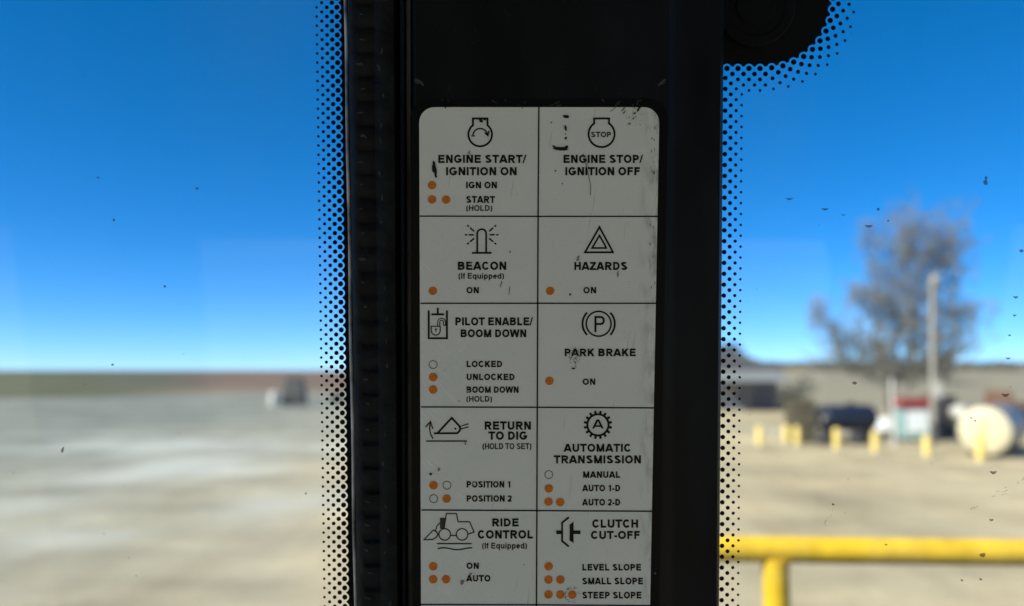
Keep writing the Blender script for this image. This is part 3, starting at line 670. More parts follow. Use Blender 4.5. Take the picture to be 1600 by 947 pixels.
def f5(mb):
    mb.stroke([(669.9, 485), (669.9, 528.6), (698.3, 528.6), (698.3, 485)], 3.0, INK); mb.stroke([(674.2, 491.3), (693.8, 491.3)], 3.0, INK); mb.stroke([(684, 480.8), (684, 490.5)], 3.0, INK)
    q = [(673.8, 510)] + [(673.8 + 7 - 7 * math.cos(R(a)), 516.5 + 7.4 * math.sin(R(a))) for a in range(0, 181, 20)] + [(687.8, 510)]
    mb.stroke(q, 1.6, INK, True)
    for r in (6.2, 3.0):
        mb.stroke([(690 - r if r > 4 else 687.2, 509)] + [(690 - r * math.cos(R(a)), 503.5 - r * math.sin(R(a))) for a in range(0, 181, 20)] + [(690 + r, 508.6)], 1.4, INK)
    mb.stroke([(693, 508.6), (696.2, 508.6)], 1.4, INK)
    mb.disc(681.2, 514.6, 1.5, INK); mb.stroke([(681.2, 514.6), (681.2, 519)], 1.1, INK)
def f6(mb):
    mb.ring(935.4, 506, 19.4, 2.5, INK, n=56)
    for s in (0, 180): mb.ring(935.4, 506, 25.2, 3.0, INK, s - 44, s + 44)
    mb.stroke([(930.4, 519.2), (930.4, 495.4), (938.5, 495.4)] + [(938.5 + 5 * math.sin(R(a)), 500.9 - 5.5 * math.cos(R(a))) for a in range(15, 181, 15)] + [(930.4, 506.4)], 3.2, INK)
def f7(mb):
    mb.stroke([(683.5, 677.2), (705.8, 653), (717.5, 665.6)] + [(719.3 - 0.5 * 0, 669.5), (718, 673.5), (714.5, 677)] + [(678, 677.2)], 3.0, INK)
    mb.disc(711.6, 670, 1.6, INK)
    mb.stroke([(719.5, 666), (732, 662.3)], 1.7, INK); mb.stroke([(719.6, 670.6), (732, 667)], 1.7, INK)
    mb.stroke([(676.5, 685.5), (672.6, 678), (671.2, 670), (672.4, 659.5)], 1.9, INK); mb.stroke([(665, 667.6), (672.5, 658.8), (676.3, 670)], 1.9, INK)
    mb.stroke([(665.7, 689.3), (729.8, 689.3)], 2.1, INK)
def f8(mb):
    mb.ring(934.3, 664, 16.6, 3.2, INK, n=56)
    for k in range(16):
        a = 2 * math.pi * (k + .5) / 16; c, s = math.cos(a), math.sin(a)
        mb.stroke([(934.3 + 17.5 * c, 664 + 17.5 * s), (934.3 + 22.2 * c, 664 + 22.2 * s)], 3.6, INK)
    text(mb, 'A', 927, 941.5, 655.6, 669.7, 0.17)
def f9(mb):
    mb.stroke([(697.5, 802.5), (713.2, 802.5), (715.8, 815.5), (733.8, 815.5), (740.6, 831.3), (731.2, 835)], 1.6, INK); mb.stroke([(697.5, 801.9), (694, 826)], 1.6, INK)
    mb.ring(694.8, 835.2, 9, 1.7, INK); mb.ring(722, 835.2, 9, 1.7, INK); mb.stroke([(703.8, 836.8), (713, 836.8)], 1.7, INK)
    mb.stroke([(662.6, 843.4), (677, 828.4), (682.5, 831.5), (684.4, 835.5), (681.5, 840), (676, 843.2)], 1.7, INK, True)
    mb.stroke([(680.5, 829.5), (682.5, 822.5), (687.5, 817)], 1.6, INK)
    mb.stroke([(682.8, 849.6), (736.8, 849.6)], 1.9, INK)
    mb.stroke([(683.8 + 54 * k / 20, 857.6 - 1.5 * math.sin(2 * math.pi * (k / 20) * 1.25 + 0.2) ) for k in range(21)], 1.9, INK)
def f10(mb):
    mb.stroke([(869.2, 831.8), (878, 831.8)], 5.6, INK); mb.stroke([(888.8, 808.4), (878.3, 816.8), (878.3, 845.6), (888.8, 854)], 3.0, INK)
    mb.poly([(890, 820.2), (896.2, 815), (896.2, 848.8), (890, 844.5)], INK); mb.stroke([(896, 831.8), (907, 831.8)], 5.6, INK)
for f, lab in ((f1, 'engine outline with a turning arrow'), (f2, 'engine outline round the word STOP'), (f3, 'flashing beacon'), (f4, 'double triangle'), (f5, 'cylinder with an open padlock'), (f6, 'circled P between brackets'),
               (f7, 'bucket with a raised arrow'), (f8, 'toothed ring round the letter A'), (f9, 'small loader over a wavy line'), (f10, 'pair of clutch plates')): sym(f, 'black symbol of ' + lab if 'outline' not in lab else 'black ' + lab)
mb = MB(); mb.poly([(687.5, 809.2), (695.6, 809.2), (693.8, 826.3), (687.5, 826.3)], INK); mb.build('symbol_block', M['greyink'], dec)
# wear: black smears, pale nicks along the top edge, small stains
SM = TH * 4
for x, y, w, h, r in ((884, 181.8, 9, 5, .1), (886.5, 183, 5, 3, .3), (883.7, 199.5, 4, 7, 0), (884.3, 203, 3, 3, 0), (884, 215.8, 3.5, 5, .3), (883.6, 209, 1.3, 3, 0), (876, 232.3, 25, 5.5, .03), (866, 229.5, 7, 3.5, .5), (885, 230, 6, 5, -.3),
                      (678.7, 262, 6.5, 18, -.08), (680.5, 273, 4.5, 11, -.05), (677.5, 255, 3, 7, .1), (868, 266.8, 2.6, 2.6, 0), (878.5, 287, 2, 2.2, 0), (861.5, 191.5, 2, 2.4, 0), (751.3, 188.5, 7, 5, .6), (744, 186, 4, 2, 0), (757, 187, 5, 2, .2), (797, 393.5, 2, 3.5, .1), (890.8, 460, 2.5, 4, .2), (717, 627, 2, 2, 0), (673.2, 740.8, 4.5, 4.5, 0),
                      (997, 172, 3, 6, .7), (992, 177, 2.6, 5, .5), (983, 193, 2.5, 2.5, 0), (990, 185, 2, 3.5, .4), (975, 176, 1.6, 6, .7), (999, 168.5, 4, 3, .3), (896.2, 576, 6, 2.2, 0), (782, 262, 1.6, 2, 0), (818.5, 882.5, 1.6, 1.6, 0), (696, 168.5, 3, 2, 0), (816.5, 168.8, 2, 1.8, 0)):
    mb = MB(); blot(mb, x, y, w, h, r, SM, rough=0.3); mb.build('smear', M['grime'], dec)
mb = MB(); mb.stroke([(911, 240), (916, 258), (920, 276), (923, 290), (922.4, 305)], 0.9, SM); mb.stroke([(915, 244), (921, 268)], 0.6, SM); mb.build('scratch', M['grime'], dec)
mb = MB(); mb.stroke([(731, 241), (733.5, 236), (735, 244)], 0.9, SM); mb.build('scratch', M['grime'], dec)
rg = random.Random(11); mb = MB()
for _ in range(80):                      # speckled rub under PARK BRAKE
    a, t = rg.uniform(0, 2 * math.pi), rg.uniform(.2, 1); mb.disc(897 + 9 * t * math.cos(a), 558 + 17 * t * math.sin(a), rg.uniform(.4, .9), SM, 6)
for _ in range(44):                      # broken halo round the last dot
    a = rg.uniform(0, 2 * math.pi); t = rg.uniform(.88, 1.2); mb.disc(894.3 + 10.5 * t * math.cos(a), 929.2 + 10.5 * t * math.sin(a), rg.uniform(.35, .9), SM, 6)
for _ in range(18):                      # grime on the right edge and top right corner
    y = rg.choice((rg.uniform(172, 300), rg.uniform(340, 460))); blot(mb, 1024 - abs(rg.gauss(0, 5)), y, rg.uniform(.5, 1.6), rg.uniform(1, 7), rg.uniform(-.2, .2), SM, 8, .4, rg)
for _ in range(22): blot(mb, rg.uniform(968, 1004), rg.uniform(168, 198), rg.uniform(.4, 1.1), rg.uniform(.6, 5), rg.uniform(-.2, 1.0), SM, 8, .4, rg)
for _ in range(60): mb.disc(rg.uniform(660, 1017), rg.uniform(172, 940), rg.uniform(.25, .55), SM, 6)
tag(mb.build('speckle', M['speck'], dec), kind='stuff')
mb = MB()
for x, y, w, h, r in ((722.5, 909, 6, 8, .4), (735, 897, 3.5, 5, .5), (685.5, 734, 4, 6, .5), (904, 401.5, 3, 7, .4), (903, 406, 5, 3, .2), (965.5, 428, 3, 8, 0), (783, 444, 2, 9, .2), (796, 453, 1.6, 14, .1), (727, 693.5, 3, 5, -.4)):
    mb = MB(); blot(mb, x, y, w, h, r, SM, rough=0.4); mb.build('stain', M['stain'], dec)
mb = MB(); rg = random.Random(4)
for x, y, L, a in ((866, 163, 17, -.35), (869, 161, 12, -.5), (873, 165, 8, -.2), (771, 158, 5, .6), (775, 160, 3, .2), (691, 156, 4, 1.2), (700, 157, 4, 1.2), (942, 157, 6, .9), (964, 162, 9, -.9), (968, 160, 7, -1.1), (990, 166, 9, 1.0), (996, 160, 8, -1.2), (1001, 157, 5, -.8), (974, 170, 9, -.9), (958, 171, 12, -.7), (810, 164, 3, 1), (820, 160, 3, .9), (790, 157, 4, 1.3)):
    mb.stroke([(x - L / 2 * math.cos(a), y - L / 2 * math.sin(a)), (x, y + rg.uniform(-.6, .6)), (x + L / 2 * math.cos(a), y + L / 2 * math.sin(a))], rg.uniform(.6, 1.6), SM)
mb.build('nick', M['dim'], dec)
mb = MB(); rg = random.Random(8)
for _ in range(60):
    x, y = rg.uniform(660, 735), rg.choice((rg.gauss(395, 30), rg.gauss(395, 30), rg.gauss(680, 60), rg.gauss(590, 30))); L = rg.uniform(4, 15); a = rg.choice((.75, .75, -.7)) + rg.uniform(-.12, .12)
    if y < 345 or y > 930 or any(abs(x + L * .4 - q[0]) < 16 and abs(y - q[1]) < 16 for q in DOTS): continue
    mb.stroke([(x, y), (x + L * math.cos(a), y + L * math.sin(a))], rg.uniform(.3, .7), SM)
mb.build('pale_scuff', mat('pale_scuff_vinyl', (0.80, 0.82, 0.81), 0.5), dec)

# ------------------------------------------------------------------ yellow handrail outside the glass
D = 1.25
hr = thing('handrail', at(1211, 863, D) - Vector((0, 0, .46)), 'yellow tubular steel handrail just outside the right window', 'handrail')
r0 = 0.0198
top = [at(x, y, D) for x, y in ((985, 905), (985, 880), (990, 866), (1002, 858.5), (1020, 857), (1128, 857.5), (1600, 863.5), (1900, 867))]
mb = MB(); mb.tube(top, r0, 24); mb.build('rail', M['yellow'], hr, smooth=True)
b = at(1211, 858.6, D); mb = MB(); mb.tube([b - Vector((0, 0, .46)), b - Vector((0, 0, 0.03)), b - Vector((0, 0, 0.012))], [r0, r0, r0 * 1.12], 24)
mb.build('post', M['yellow'], hr, smooth=True)
b2 = at(985, 905, D); mb = MB(); mb.tube([b2 - Vector((0, 0, .42)), b2], r0, 24); mb.build('post', M['yellow'], hr, smooth=True)
mb = MB(); mb.box(b - Vector((-0.2, 0, .47)), (2.4, 1.3, 0.02)); mb.build('shading_deck', M['darksteel'], hr)  # unseen, widened and raised to keep ground light off the rail's underside

# ------------------------------------------------------------------ things in the yard on the right
def bollard(x, yb, yt, label):
    d = gd(yb); g = at(x, yb, d); g.z = 0; h = at(x, yt, d).z
    o = thing('bollard', g, label, 'bollard', 'yellow bollards along the edge of the yard')
    r = 0.122
    mb = MB(); mb.lathe(g, (0, 0, 1), [(0, r), (h - 0.08, r), (h - 0.03, r * 0.85), (h, r * 0.4)], 20); mb.build('post', M['bollard'], o, smooth=True)
    mb = MB(); mb.lathe(g, (0, 0, 1), [(0.006, 0.22), (0.05, 0.21), (0.07, 0.17)], 20); mb.build('concrete_foot', M['concrete'], o, smooth=True)
for a in ((1187.5, 697, 666, 'faded yellow bollard standing alone in front of the slate blue shed'), (1229, 692, 664, 'faded yellow bollard half hidden by its neighbour beside the pallet stack'),
          (1246, 697, 666, 'faded yellow bollard in front of the pallet stack'), (1308, 703, 669, 'faded yellow bollard in front of the dark blue tank'),
          (1368, 707, 674, 'faded yellow bollard at the right end of the dark blue tank'), (1449, 714, 680, 'faded yellow bollard in front of the red topped cabinet'), (1532, 722, 679, 'faded yellow bollard in front of the cream tank end')): bollard(*a)

# dark blue tank on its stand
d = 33.0; c = at(1322, 653, d); ax = Vector((math.cos(R(14)), math.sin(R(14)), 0)); L, r = 2.62, 0.53
tk = thing('fuel_tank', (c.x, c.y, 0), 'dark navy blue horizontal tank on a low black stand', 'tank')
def dome(L, r): return [(-L / 2, 0.02), (-L / 2 + .03, r * .45), (-L / 2 + .10, r * .78), (-L / 2 + .2, r * .95), (-L / 2 + .3, r), (L / 2 - .3, r), (L / 2 - .2, r * .95), (L / 2 - .1, r * .78), (L / 2 - .03, r * .45), (L / 2, 0.02)]
mb = MB(); mb.lathe(c, ax, dome(L, r), 36); mb.build('shell', M['navy'], tk, smooth=True)
for s in (-.8, .8):
    mb = MB(); q = c + ax * s; mb.box((q.x, q.y, 0.26), (0.16, 0.9, 0.5), R(14)); mb.build('saddle', M['darksteel'], tk)
mb = MB(); mb.box((c.x, c.y, 0.1), (2.4, 0.85, 0.1), R(14)); mb.build('skid', M['darksteel'], tk)
mb = MB(); e = c - ax * (L / 2 - 0.06); mb.lathe(e + Vector((0, -0.12, 0.0)), -ax + Vector((0, -.5, 0)), [(0.03, 0.30), (0.16, 0.30), (0.18, 0.26)], 28); mb.build('end_hatch', M['silver'], tk, smooth=True)
mb = MB(); mb.lathe(c + Vector((0.2, 0, r - .02)), (0, 0, 1), [(0, 0.16), (0.1, 0.16), (0.12, 0.12)], 20); mb.build('filler_cap', M['darksteel'], tk, smooth=True)
# black drums under and beside it
for i, (x, yb, h) in enumerate(((1290, 694, .55), (1340, 693, .5))):
    g = at(x, yb, gd(yb)); g.z = 0; o = thing('drum', g, ('black drum standing before the left end of the dark blue tank', 'black drum standing before the right half of the dark blue tank')[i], 'drum', 'black drums in front of the blue tank')
    mb = MB(); mb.lathe(g, (0, 0, 1), [(0.006, .27), (0.03, .28), (h * .33, .28), (h * .35, .29), (h * .37, .28), (h * .65, .28), (h * .67, .29), (h * .69, .28), (h, .28), (h - .02, .24)], 24); mb.build('shell', M['darksteel'], o, smooth=True)
    mb = MB(); mb.lathe(g + Vector((.12, 0, h - .022)), (0, 0, 1), [(0, .04), (.03, .04)], 12); mb.build('bung', M['steelpale'], o)

# pallet stack
def pallet_mesh(z, rz, cx, cy):
    mb = MB()
    for k in range(3): mb.box((cx - .4 * math.sin(rz) * (k - 1), cy + .4 * math.cos(rz) * (k - 1), z + .07), (.95, .09, .10), rz)
    for k in range(6):
        t = -.42 + .168 * k
        mb.box((cx + t * math.cos(rz), cy + t * math.sin(rz), z + .132), (.11, .95, .022), rz); mb.box((cx + t * math.cos(rz), cy + t * math.sin(rz), z + .009), (.11, .95, .016), rz)
    return mb
g = at(1252, 690, 32.6)
for k in range(12):
    z = 0.006 + k * 0.148; mb = pallet_mesh(z, R(random.uniform(-5, 5)), g.x + random.uniform(-.04, .04), g.y + random.uniform(-.04, .04))
    o = mb.build('pallet', M['pallet'])
    tag(o, 'weathered wooden pallet lying topmost of the stack beside the blue tank' if k == 11 else 'weathered wooden pallet lying on the ground under the stack' if k == 0 else 'weathered wooden pallet in the middle of the stack beside the blue tank', 'pallet', 'pallets stacked beside the blue tank')

# slate blue shed with a dark gable roof and a pale lean-to roof
d = 60.0; px = d / F
a = at(1085, 640, d); x0, x1 = a.x, at(1224, 640, d).x; xm = (x0 + x1) / 2; wid = x1 - x0
sh = thing('shed', (xm, d + 3, 0), 'slate blue shed with dark gable roof and pale lean-to roof', 'shed')
def zz(y): return EYE + (583 - y) * px
mb = MB(); mb.box((xm, d + 4.0, zz(575) / 2), (wid, 6, zz(575))); mb.build('wall', M['wallblue'], sh)
mb = MB(); ov = 0.25
yr, ye = zz(541), zz(575) + .02
xa = at(1150, 541, d).x
A = [(x0 - ov, d + .8, ye), (x1 + ov, d + .8, ye), (x1 + ov, d + 7.2, ye), (x0 - ov, d + 7.2, ye)]
mb.v = [Vector(v) for v in A] + [Vector((x0 + 1.6, d + 4, yr)), Vector((xa, d + 4, yr))] + [Vector((v[0], v[1], v[2] - .12)) for v in A]
mb.f = [(0, 1, 5, 4), (1, 2, 5), (2, 3, 4, 5), (3, 0, 4), (6, 7, 1, 0), (7, 8, 2, 1), (8, 9, 3, 2), (9, 6, 0, 3), (9, 8, 7, 6)]
mb.build('roof', M['roofdark'], sh)
mb = MB(); l0, l1 = at(1110, 590, d).x, at(1222, 590, d).x
pts = [(l0, d - 1.8, zz(594)), (l1, d - 1.8, zz(594)), (l1, d + .95, zz(577) - .02), (l0, d + .95, zz(577) - .02)]
mb.v = [Vector(p) for p in pts] + [Vector((p[0], p[1], p[2] - .1)) for p in pts]; mb.f = [(0, 1, 2, 3), (7, 6, 5, 4), (0, 4, 5, 1), (1, 5, 6, 2), (2, 6, 7, 3), (3, 7, 4, 0)]
mb.build('lean_to_roof', M['roofpale'], sh)
for x in (l0 + .3, (l0 + l1) / 2 - .4, l1 - .2):
    mb = MB(); mb.box((x, d - 1.6, (zz(594) - .1) / 2), (.14, .14, zz(594) - .1)); mb.build('lean_to_post', M['darksteel'], sh)
mb = MB(); dx0, dx1 = at(1184, 600, d).x, at(1216, 600, d).x; mb.box(((dx0 + dx1) / 2, d + .97, 1.05), (dx1 - dx0, .06, 2.1))
for k in range(6): mb.box(((dx0 + dx1) / 2, d + .93, .2 + .34 * k), (dx1 - dx0 - .1, .03, .04))
mb.build('door', M['navydoor'], sh)
mb = MB(); wx = at(1150, 600, d).x; mb.box((wx, d + .97, 1.5), (1.0, .06, .8)); w_ = mb.build('window', M['darksteel'], sh)
mb = MB(); mb.box((wx, d + .93, 1.5), (.84, .02, .64)); mb.build('pane', M['silver'], w_)

# red topped cabinet
d = 33.5; k_ = d / F; c0, c1 = at(1405, 690, d).x, at(1452, 690, d).x; cm = (c0 + c1) / 2; H = EYE + (583 - 621) * k_; base_z = 0.12
kb = thing('cabinet', (cm, d, 0), 'pale teal steel cabinet with a white front panel and red top', 'cabinet')
h1 = EYE + (583 - 637) * k_
mb = MB(); mb.box((cm, d, (h1 + base_z) / 2), (c1 - c0, .8, h1 - base_z)); mb.build('body', M['teal'], kb, bevel=.02)
mb = MB(); mb.box((cm, d - .02, (h1 + H) / 2 + .003), (c1 - c0 + .18, .95, H - h1)); mb.build('top', M['red'], kb, bevel=.03)
mb = MB(); mb.box((cm - .02, d - .41, (h1 + base_z) / 2 + .12), ((c1 - c0) * .70, .03, (h1 - base_z) * .72)); mb.build('front_panel', M['white'], kb, bevel=.01)
mb = MB(); mb.box((cm, d, base_z / 2 + .003), (c1 - c0 - .1, .7, base_z - .006)); mb.build('plinth', M['brownsteel'], kb)
# white tote and the thin post beside it
d = 36.0; g = at(1386, 665, d); tt = thing('plastic_tote', (g.x, d, 0), 'small white plastic tote standing left of the red topped cabinet', 'tote')
mb = MB(); mb.box((g.x, d, .52), (.75, .75, .58)); mb.build('bottle', M['white'], tt, bevel=.08)
mb = MB(); mb.box((g.x, d, .11), (.85, .85, .2)); mb.build('base', M['brownsteel'], tt)
mb = MB(); mb.lathe((g.x, d, .81), (0, 0, 1), [(0, .11), (.06, .11), (.07, .08)], 20); mb.build('lid', M['steelpale'], tt)
d = gd(697); g = at(1397.5, 697, d); g.z = 0; hz = EYE + (583 - 592) * d / F
ps = thing('pipe_post', g, 'thin pale steel post beside the white tote', 'post')
mb = MB(); mb.tube([g, g + Vector((0, 0, hz))], .065, 12); mb.build('shaft', M['steelpale'], ps, smooth=True)
mb = MB(); mb.lathe(g + Vector((0, 0, hz)), (0, 0, 1), [(0, .08), (.03, .08), (.05, .04)], 14); mb.build('cap', M['steelpale'], ps, smooth=True)
# tall pole with lamp head
d = 32.0; g = at(1459, 697, d); g.z = 0; hz = EYE + (583 - 438) * d / F
pl = thing('lamp_pole', g, 'tall weathered pale wooden pole with a lamp head in front of the bare tree', 'pole')
mb = MB(); mb.tube([g, g + Vector((.12, 0, hz * .5)), g + Vector((.25, 0, hz))], [.125, .11, .095], 16); mb.build('shaft', M['pole'], pl, smooth=True)
q = g + Vector((.25, -.05, hz)); mb = MB(); mb.lathe(q - Vector((0, .12, .22)), (0, 0, 1), [(0, .14), (.06, .18), (.2, .18), (.38, .13), (.46, .06)], 20); mb.build('lamp_head', M['pole'], pl, smooth=True)
mb = MB(); z = EYE + (583 - 609) * d / F; mb.box((g.x + .22, d - .05, z), (.26, .22, .62)); mb.build('meter_box', M['steelpale'], pl, bevel=.02)
mb = MB(); mb.tube([g + Vector((.16, -.16, .3)), g + Vector((.16, -.16, z - .3))], .03, 8); mb.build('conduit', M['greysteel'], pl)
# dark bin behind the pole
d = 34.5; b0, b1 = at(1464, 700, d).x, at(1498, 700, d).x; H = EYE + (583 - 620) * d / F; bm_ = (b0 + b1) / 2
bn = thing('dumpster', (bm_, d, 0), 'dark brown steel bin standing between the pole and the cream tank', 'bin')
mb = MB(); mb.box((bm_, d + .5, H / 2 + .05), (b1 - b0, 1.0, H - .1)); 
for k in range(4): mb.box((b0 + (b1 - b0) * (k + .5) / 4, d - .03, H / 2), (.07, .06, H - .3))
mb.build('body', M['brownsteel'], bn)
mb = MB(); mb.box((bm_, d + .5, H + .02), (b1 - b0 + .08, 1.08, .05)); mb.build('lid', M['darksteel'], bn)
# cream tank: a big round end facing the yard, its steel shell running back to the right
d = 26.8; c = at(1538.5, 673.5, d); r = .80; ax = Vector((.74, .67, 0)).normalized()
ct = thing('storage_tank', (c.x + 1, c.y + 1, 0), 'big horizontal steel tank with a round cream painted end', 'tank')
nrm = Vector((-.30, -.95, 0)).normalized()
mb = MB(); mb.lathe(c, Vector((.62, .785, 0)), [(-.10, .05), (-.095, r * .5), (-.06, r * .85), (-.02, r * .96), (.03, r), (.10, r)], 56); mb.build('end_plate', M['cream'], ct, smooth=True)
mb = MB(); mb.lathe(c + Vector((.62, .785, 0)) * .10, Vector((.62, .785, 0)), [(0.0, r * .985), (4.2, r * .985), (4.4, r * .8), (4.45, .05)], 48); mb.build('shell', M['silver'], ct, smooth=True)
for t in (.7, 3.6):
    q = c + Vector((.62, .785, 0)) * t; mb = MB(); mb.box((q.x, q.y, .14), (1.2, .2, .27), R(-38)); mb.build('saddle', M['brownsteel'], ct)
mb = MB(); q = c + Vector((.62, .785, 0)) * -.112; mb.box((q.x, q.y, c.z - .1), (.06, .03, 1.1), R(-38)); mb.build('level_gauge', M['bollard'], ct)
# second tank behind
d = 33.2; c = at(1504, 646, d)
t2 = thing('small_tank', (c.x, c.y, 0), 'pale ended tank peeping out behind the cream tank', 'tank')
mb = MB(); mb.lathe(c, (.3, .95, 0), [(-.1, .05), (-.06, .2), (0, .28), (.1, .3), (1.0, .3), (1.05, .1)], 36); mb.build('shell', M['steelpale'], t2, smooth=True)
for t in (.2, .8):
    q = c + Vector((.3, .95, 0)) * t; mb = MB(); mb.box((q.x, q.y, (c.z - .27) / 2), (.4, .12, c.z - .27), R(-17)); mb.build('stand', M['brownsteel'], t2)
# rusty flatbed trailer behind the tanks
d = 40.0; tx0, tx1 = at(1556, 630, d).x, at(1720, 630, d).x; tm = (tx0 + tx1) / 2; zt = EYE + (583 - 632) * d / F
tr = thing('flatbed_trailer', (tm, d, 0), 'rusty brown flatbed trailer parked behind the cream ended tank at the right edge', 'trailer')
mb = MB(); mb.box((tm, d, zt), (tx1 - tx0, 2.2, .28)); mb.build('bed', M['rust'], tr)
mb = MB(); mb.box((tx0 + .15, d, zt + .42), (.12, 2.1, .55)); mb.build('headboard', M['rust'], tr)
for sx in (.3, .42):
    for sy in (-1, 1):
        wx = tx0 + (tx1 - tx0) * sx; mb = MB(); mb.lathe((wx, d + sy * .9 - .13, .42), (0, 1, 0), [(0, .3), (.03, .42), (.22, .42), (.25, .3)], 24); wl_ = mb.build('wheel', M['darksteel'], tr, smooth=True)
        mb = MB(); mb.lathe((wx, d + sy * .9 - .16 if sy < 0 else d + sy * .9 + .10, .42), (0, 1, 0), [(0, .2), (.05, .2)], 18); mb.build('rim', M['steelpale'], wl_)
mb = MB(); mb.box((tm, d, zt - .24), (tx1 - tx0 - .4, .5, .18)); mb.build('chassis', M['darksteel'], tr)

# far white sheds on the slope
def far_shed(x, y, w, h, d, label):
    k = d / F; c = at(x, y, d); g0 = terrain(c.x, c.y); W_, H_ = w * k, h * k; zc = c.z - H_ / 2
    zc = g0 - .05 if abs(zc - g0) < 3 else zc
    o = thing('white_shed', (c.x, c.y, zc), label, 'shed', 'small white sheds on the far slope')
    top = c.z + H_ * .3
    mb = MB(); mb.box((c.x, c.y + 1.5, (zc + top) / 2), (W_, 3, top - zc)); mb.build('wall', M['white'], o)
    mb = MB(); q = [(-W_ / 2 - .15, -.15, top), (W_ / 2 + .15, -.15, top), (W_ / 2 + .15, 3.15, top), (-W_ / 2 - .15, 3.15, top), (-W_ / 2 - .15, 1.5, top + H_ * .3), (W_ / 2 + .15, 1.5, top + H_ * .3)]
    mb.add([Vector((c.x + a, c.y + b, z + .003)) for a, b, z in q], [(0, 1, 5, 4), (1, 2, 5), (2, 3, 4, 5), (3, 0, 4), (3, 2, 1, 0)]); mb.build('roof', M['roofpale'], o)
    mb = MB(); mb.box((c.x + W_ * .2, c.y - .02, zc + (top - zc) * .4), (W_ * .22, .05, (top - zc) * .7)); mb.build('door', M['greysteel'], o)
far_shed(1318, 607, 20, 15, 105, 'small white shed on the slope above the dark blue tank')
far_shed(1528, 601, 20, 10, 110, 'low white shed on the slope left of another white shed')
far_shed(1570, 603, 20, 13, 108, 'taller white shed on the slope nearest the right edge')

# grey steel hopper and small things on the left, at the far side of the yard
d = gd(633); k_ = d / F; c = at(460, 633, d)
hp = thing('steel_hopper', (c.x, c.y, 0), 'dark grey tapered steel hopper at the far edge of the yard', 'hopper')
mb = MB(); w0, w1, H = 34 * k_, 22 * k_, (633 - 592) * k_
for (z, w) in ((.03, w0), (H * .45, w0 * .96), (H, w1)):
    mb.v += [Vector((c.x + sx * w / 2 + (.0), c.y + sy * w * .4, z)) for sx, sy in ((-1, -1), (1, -1), (1, 1), (-1, 1))]
for j in range(2): mb.f += [(j * 4 + i, j * 4 + (i + 1) % 4, j * 4 + 4 + (i + 1) % 4, j * 4 + 4 + i) for i in range(4)]
mb.f += [(3, 2, 1, 0), (8, 9, 10, 11)]; mb.build('body', M['greysteel'], hp, bevel=.03)
mb = MB(); mb.box((c.x, c.y, H + .05), (w1 + .12, w1 * .8 + .12, .09)); mb.build('rim', M['darksteel'], hp)
mb = MB(); mb.box((c.x + w0 * .1, c.y - w0 * .40, H * .22), (.6, .06, .5)); mb.build('hatch', M['darksteel'], hp)
g = at(427.5, 634, gd(634)); g.z = 0
wb = thing('water_barrel', g, 'pale barrel standing left of the dark grey hopper', 'barrel')
mb = MB(); mb.lathe(g, (0, 0, 1), [(.006, .36), (.3, .40), (.8, .40), (1.15, .35), (1.25, .15)], 28); mb.build('shell', M['steelpale'], wb, smooth=True)
mb = MB(); mb.lathe(g + Vector((0, 0, 1.24)), (0, 0, 1), [(0, .18), (.07, .18), (.09, .12)], 20); mb.build('lid', M['steelpale'], wb)
g = at(525, 631, gd(631)); g.z = 0
ty = thing('scrap_tyre', g, 'black tyre standing upright right of the dark grey hopper', 'tyre')
mb = MB(); mb.lathe(g + Vector((0, -.2, .52)), (.15, 1, 0), [(.02, .30), (0, .34), (.03, .48), (.1, .52), (.3, .52), (.37, .48), (.4, .34), (.38, .30)], 32); mb.build('tread', M['darksteel'], ty, smooth=True)
mb = MB(); mb.lathe(g + Vector((0, -.24, .52)), (.15, 1, 0), [(0, .24), (.05, .25)], 24); mb.build('hub', M['greysteel'], ty, smooth=True)

# ------------------------------------------------------------------ trees
def skeleton(base, trunk_top, targets, seed):
    """Grow limbs: every target joins the nearest node already grown, by a path that bows upward."""
    rg = random.Random(seed); nodes = [Vector(base)]; par = [-1]; last = 0
    for k in range(1, 9):
        nodes.append(Vector(base).lerp(Vector(trunk_top), k / 8) + Vector((rg.uniform(-.05, .05), rg.uniform(-.05, .05), 0))); par.append(last); last = len(nodes) - 1
    import heapq
    targets = sorted(targets, key=lambda p: (p - Vector(trunk_top)).length)
    for t in targets:
        best, bd = 0, 1e9
        for i, n_ in enumerate(nodes):
            if n_.z > t.z + .3: continue
            dd = (n_ - t); v = dd.x ** 2 + dd.y ** 2 + .55 * dd.z ** 2 + (4 if i < 4 else 0)
            if v < bd: best, bd = i, v
        a = nodes[best]; st = max(1, int((t - a).length / .55)); p = best
        for s in range(1, st + 1):
            u = s / st; q = a.lerp(t, u); q.z -= .12 * (t - a).length * math.sin(math.pi * u) * (1 if (t - a).xy.length > .3 else 0)
            q += Vector((rg.uniform(-.04, .04), rg.uniform(-.04, .04), rg.uniform(-.03, .03)))
            nodes.append(q); par.append(p); p = len(nodes) - 1
    return nodes, par
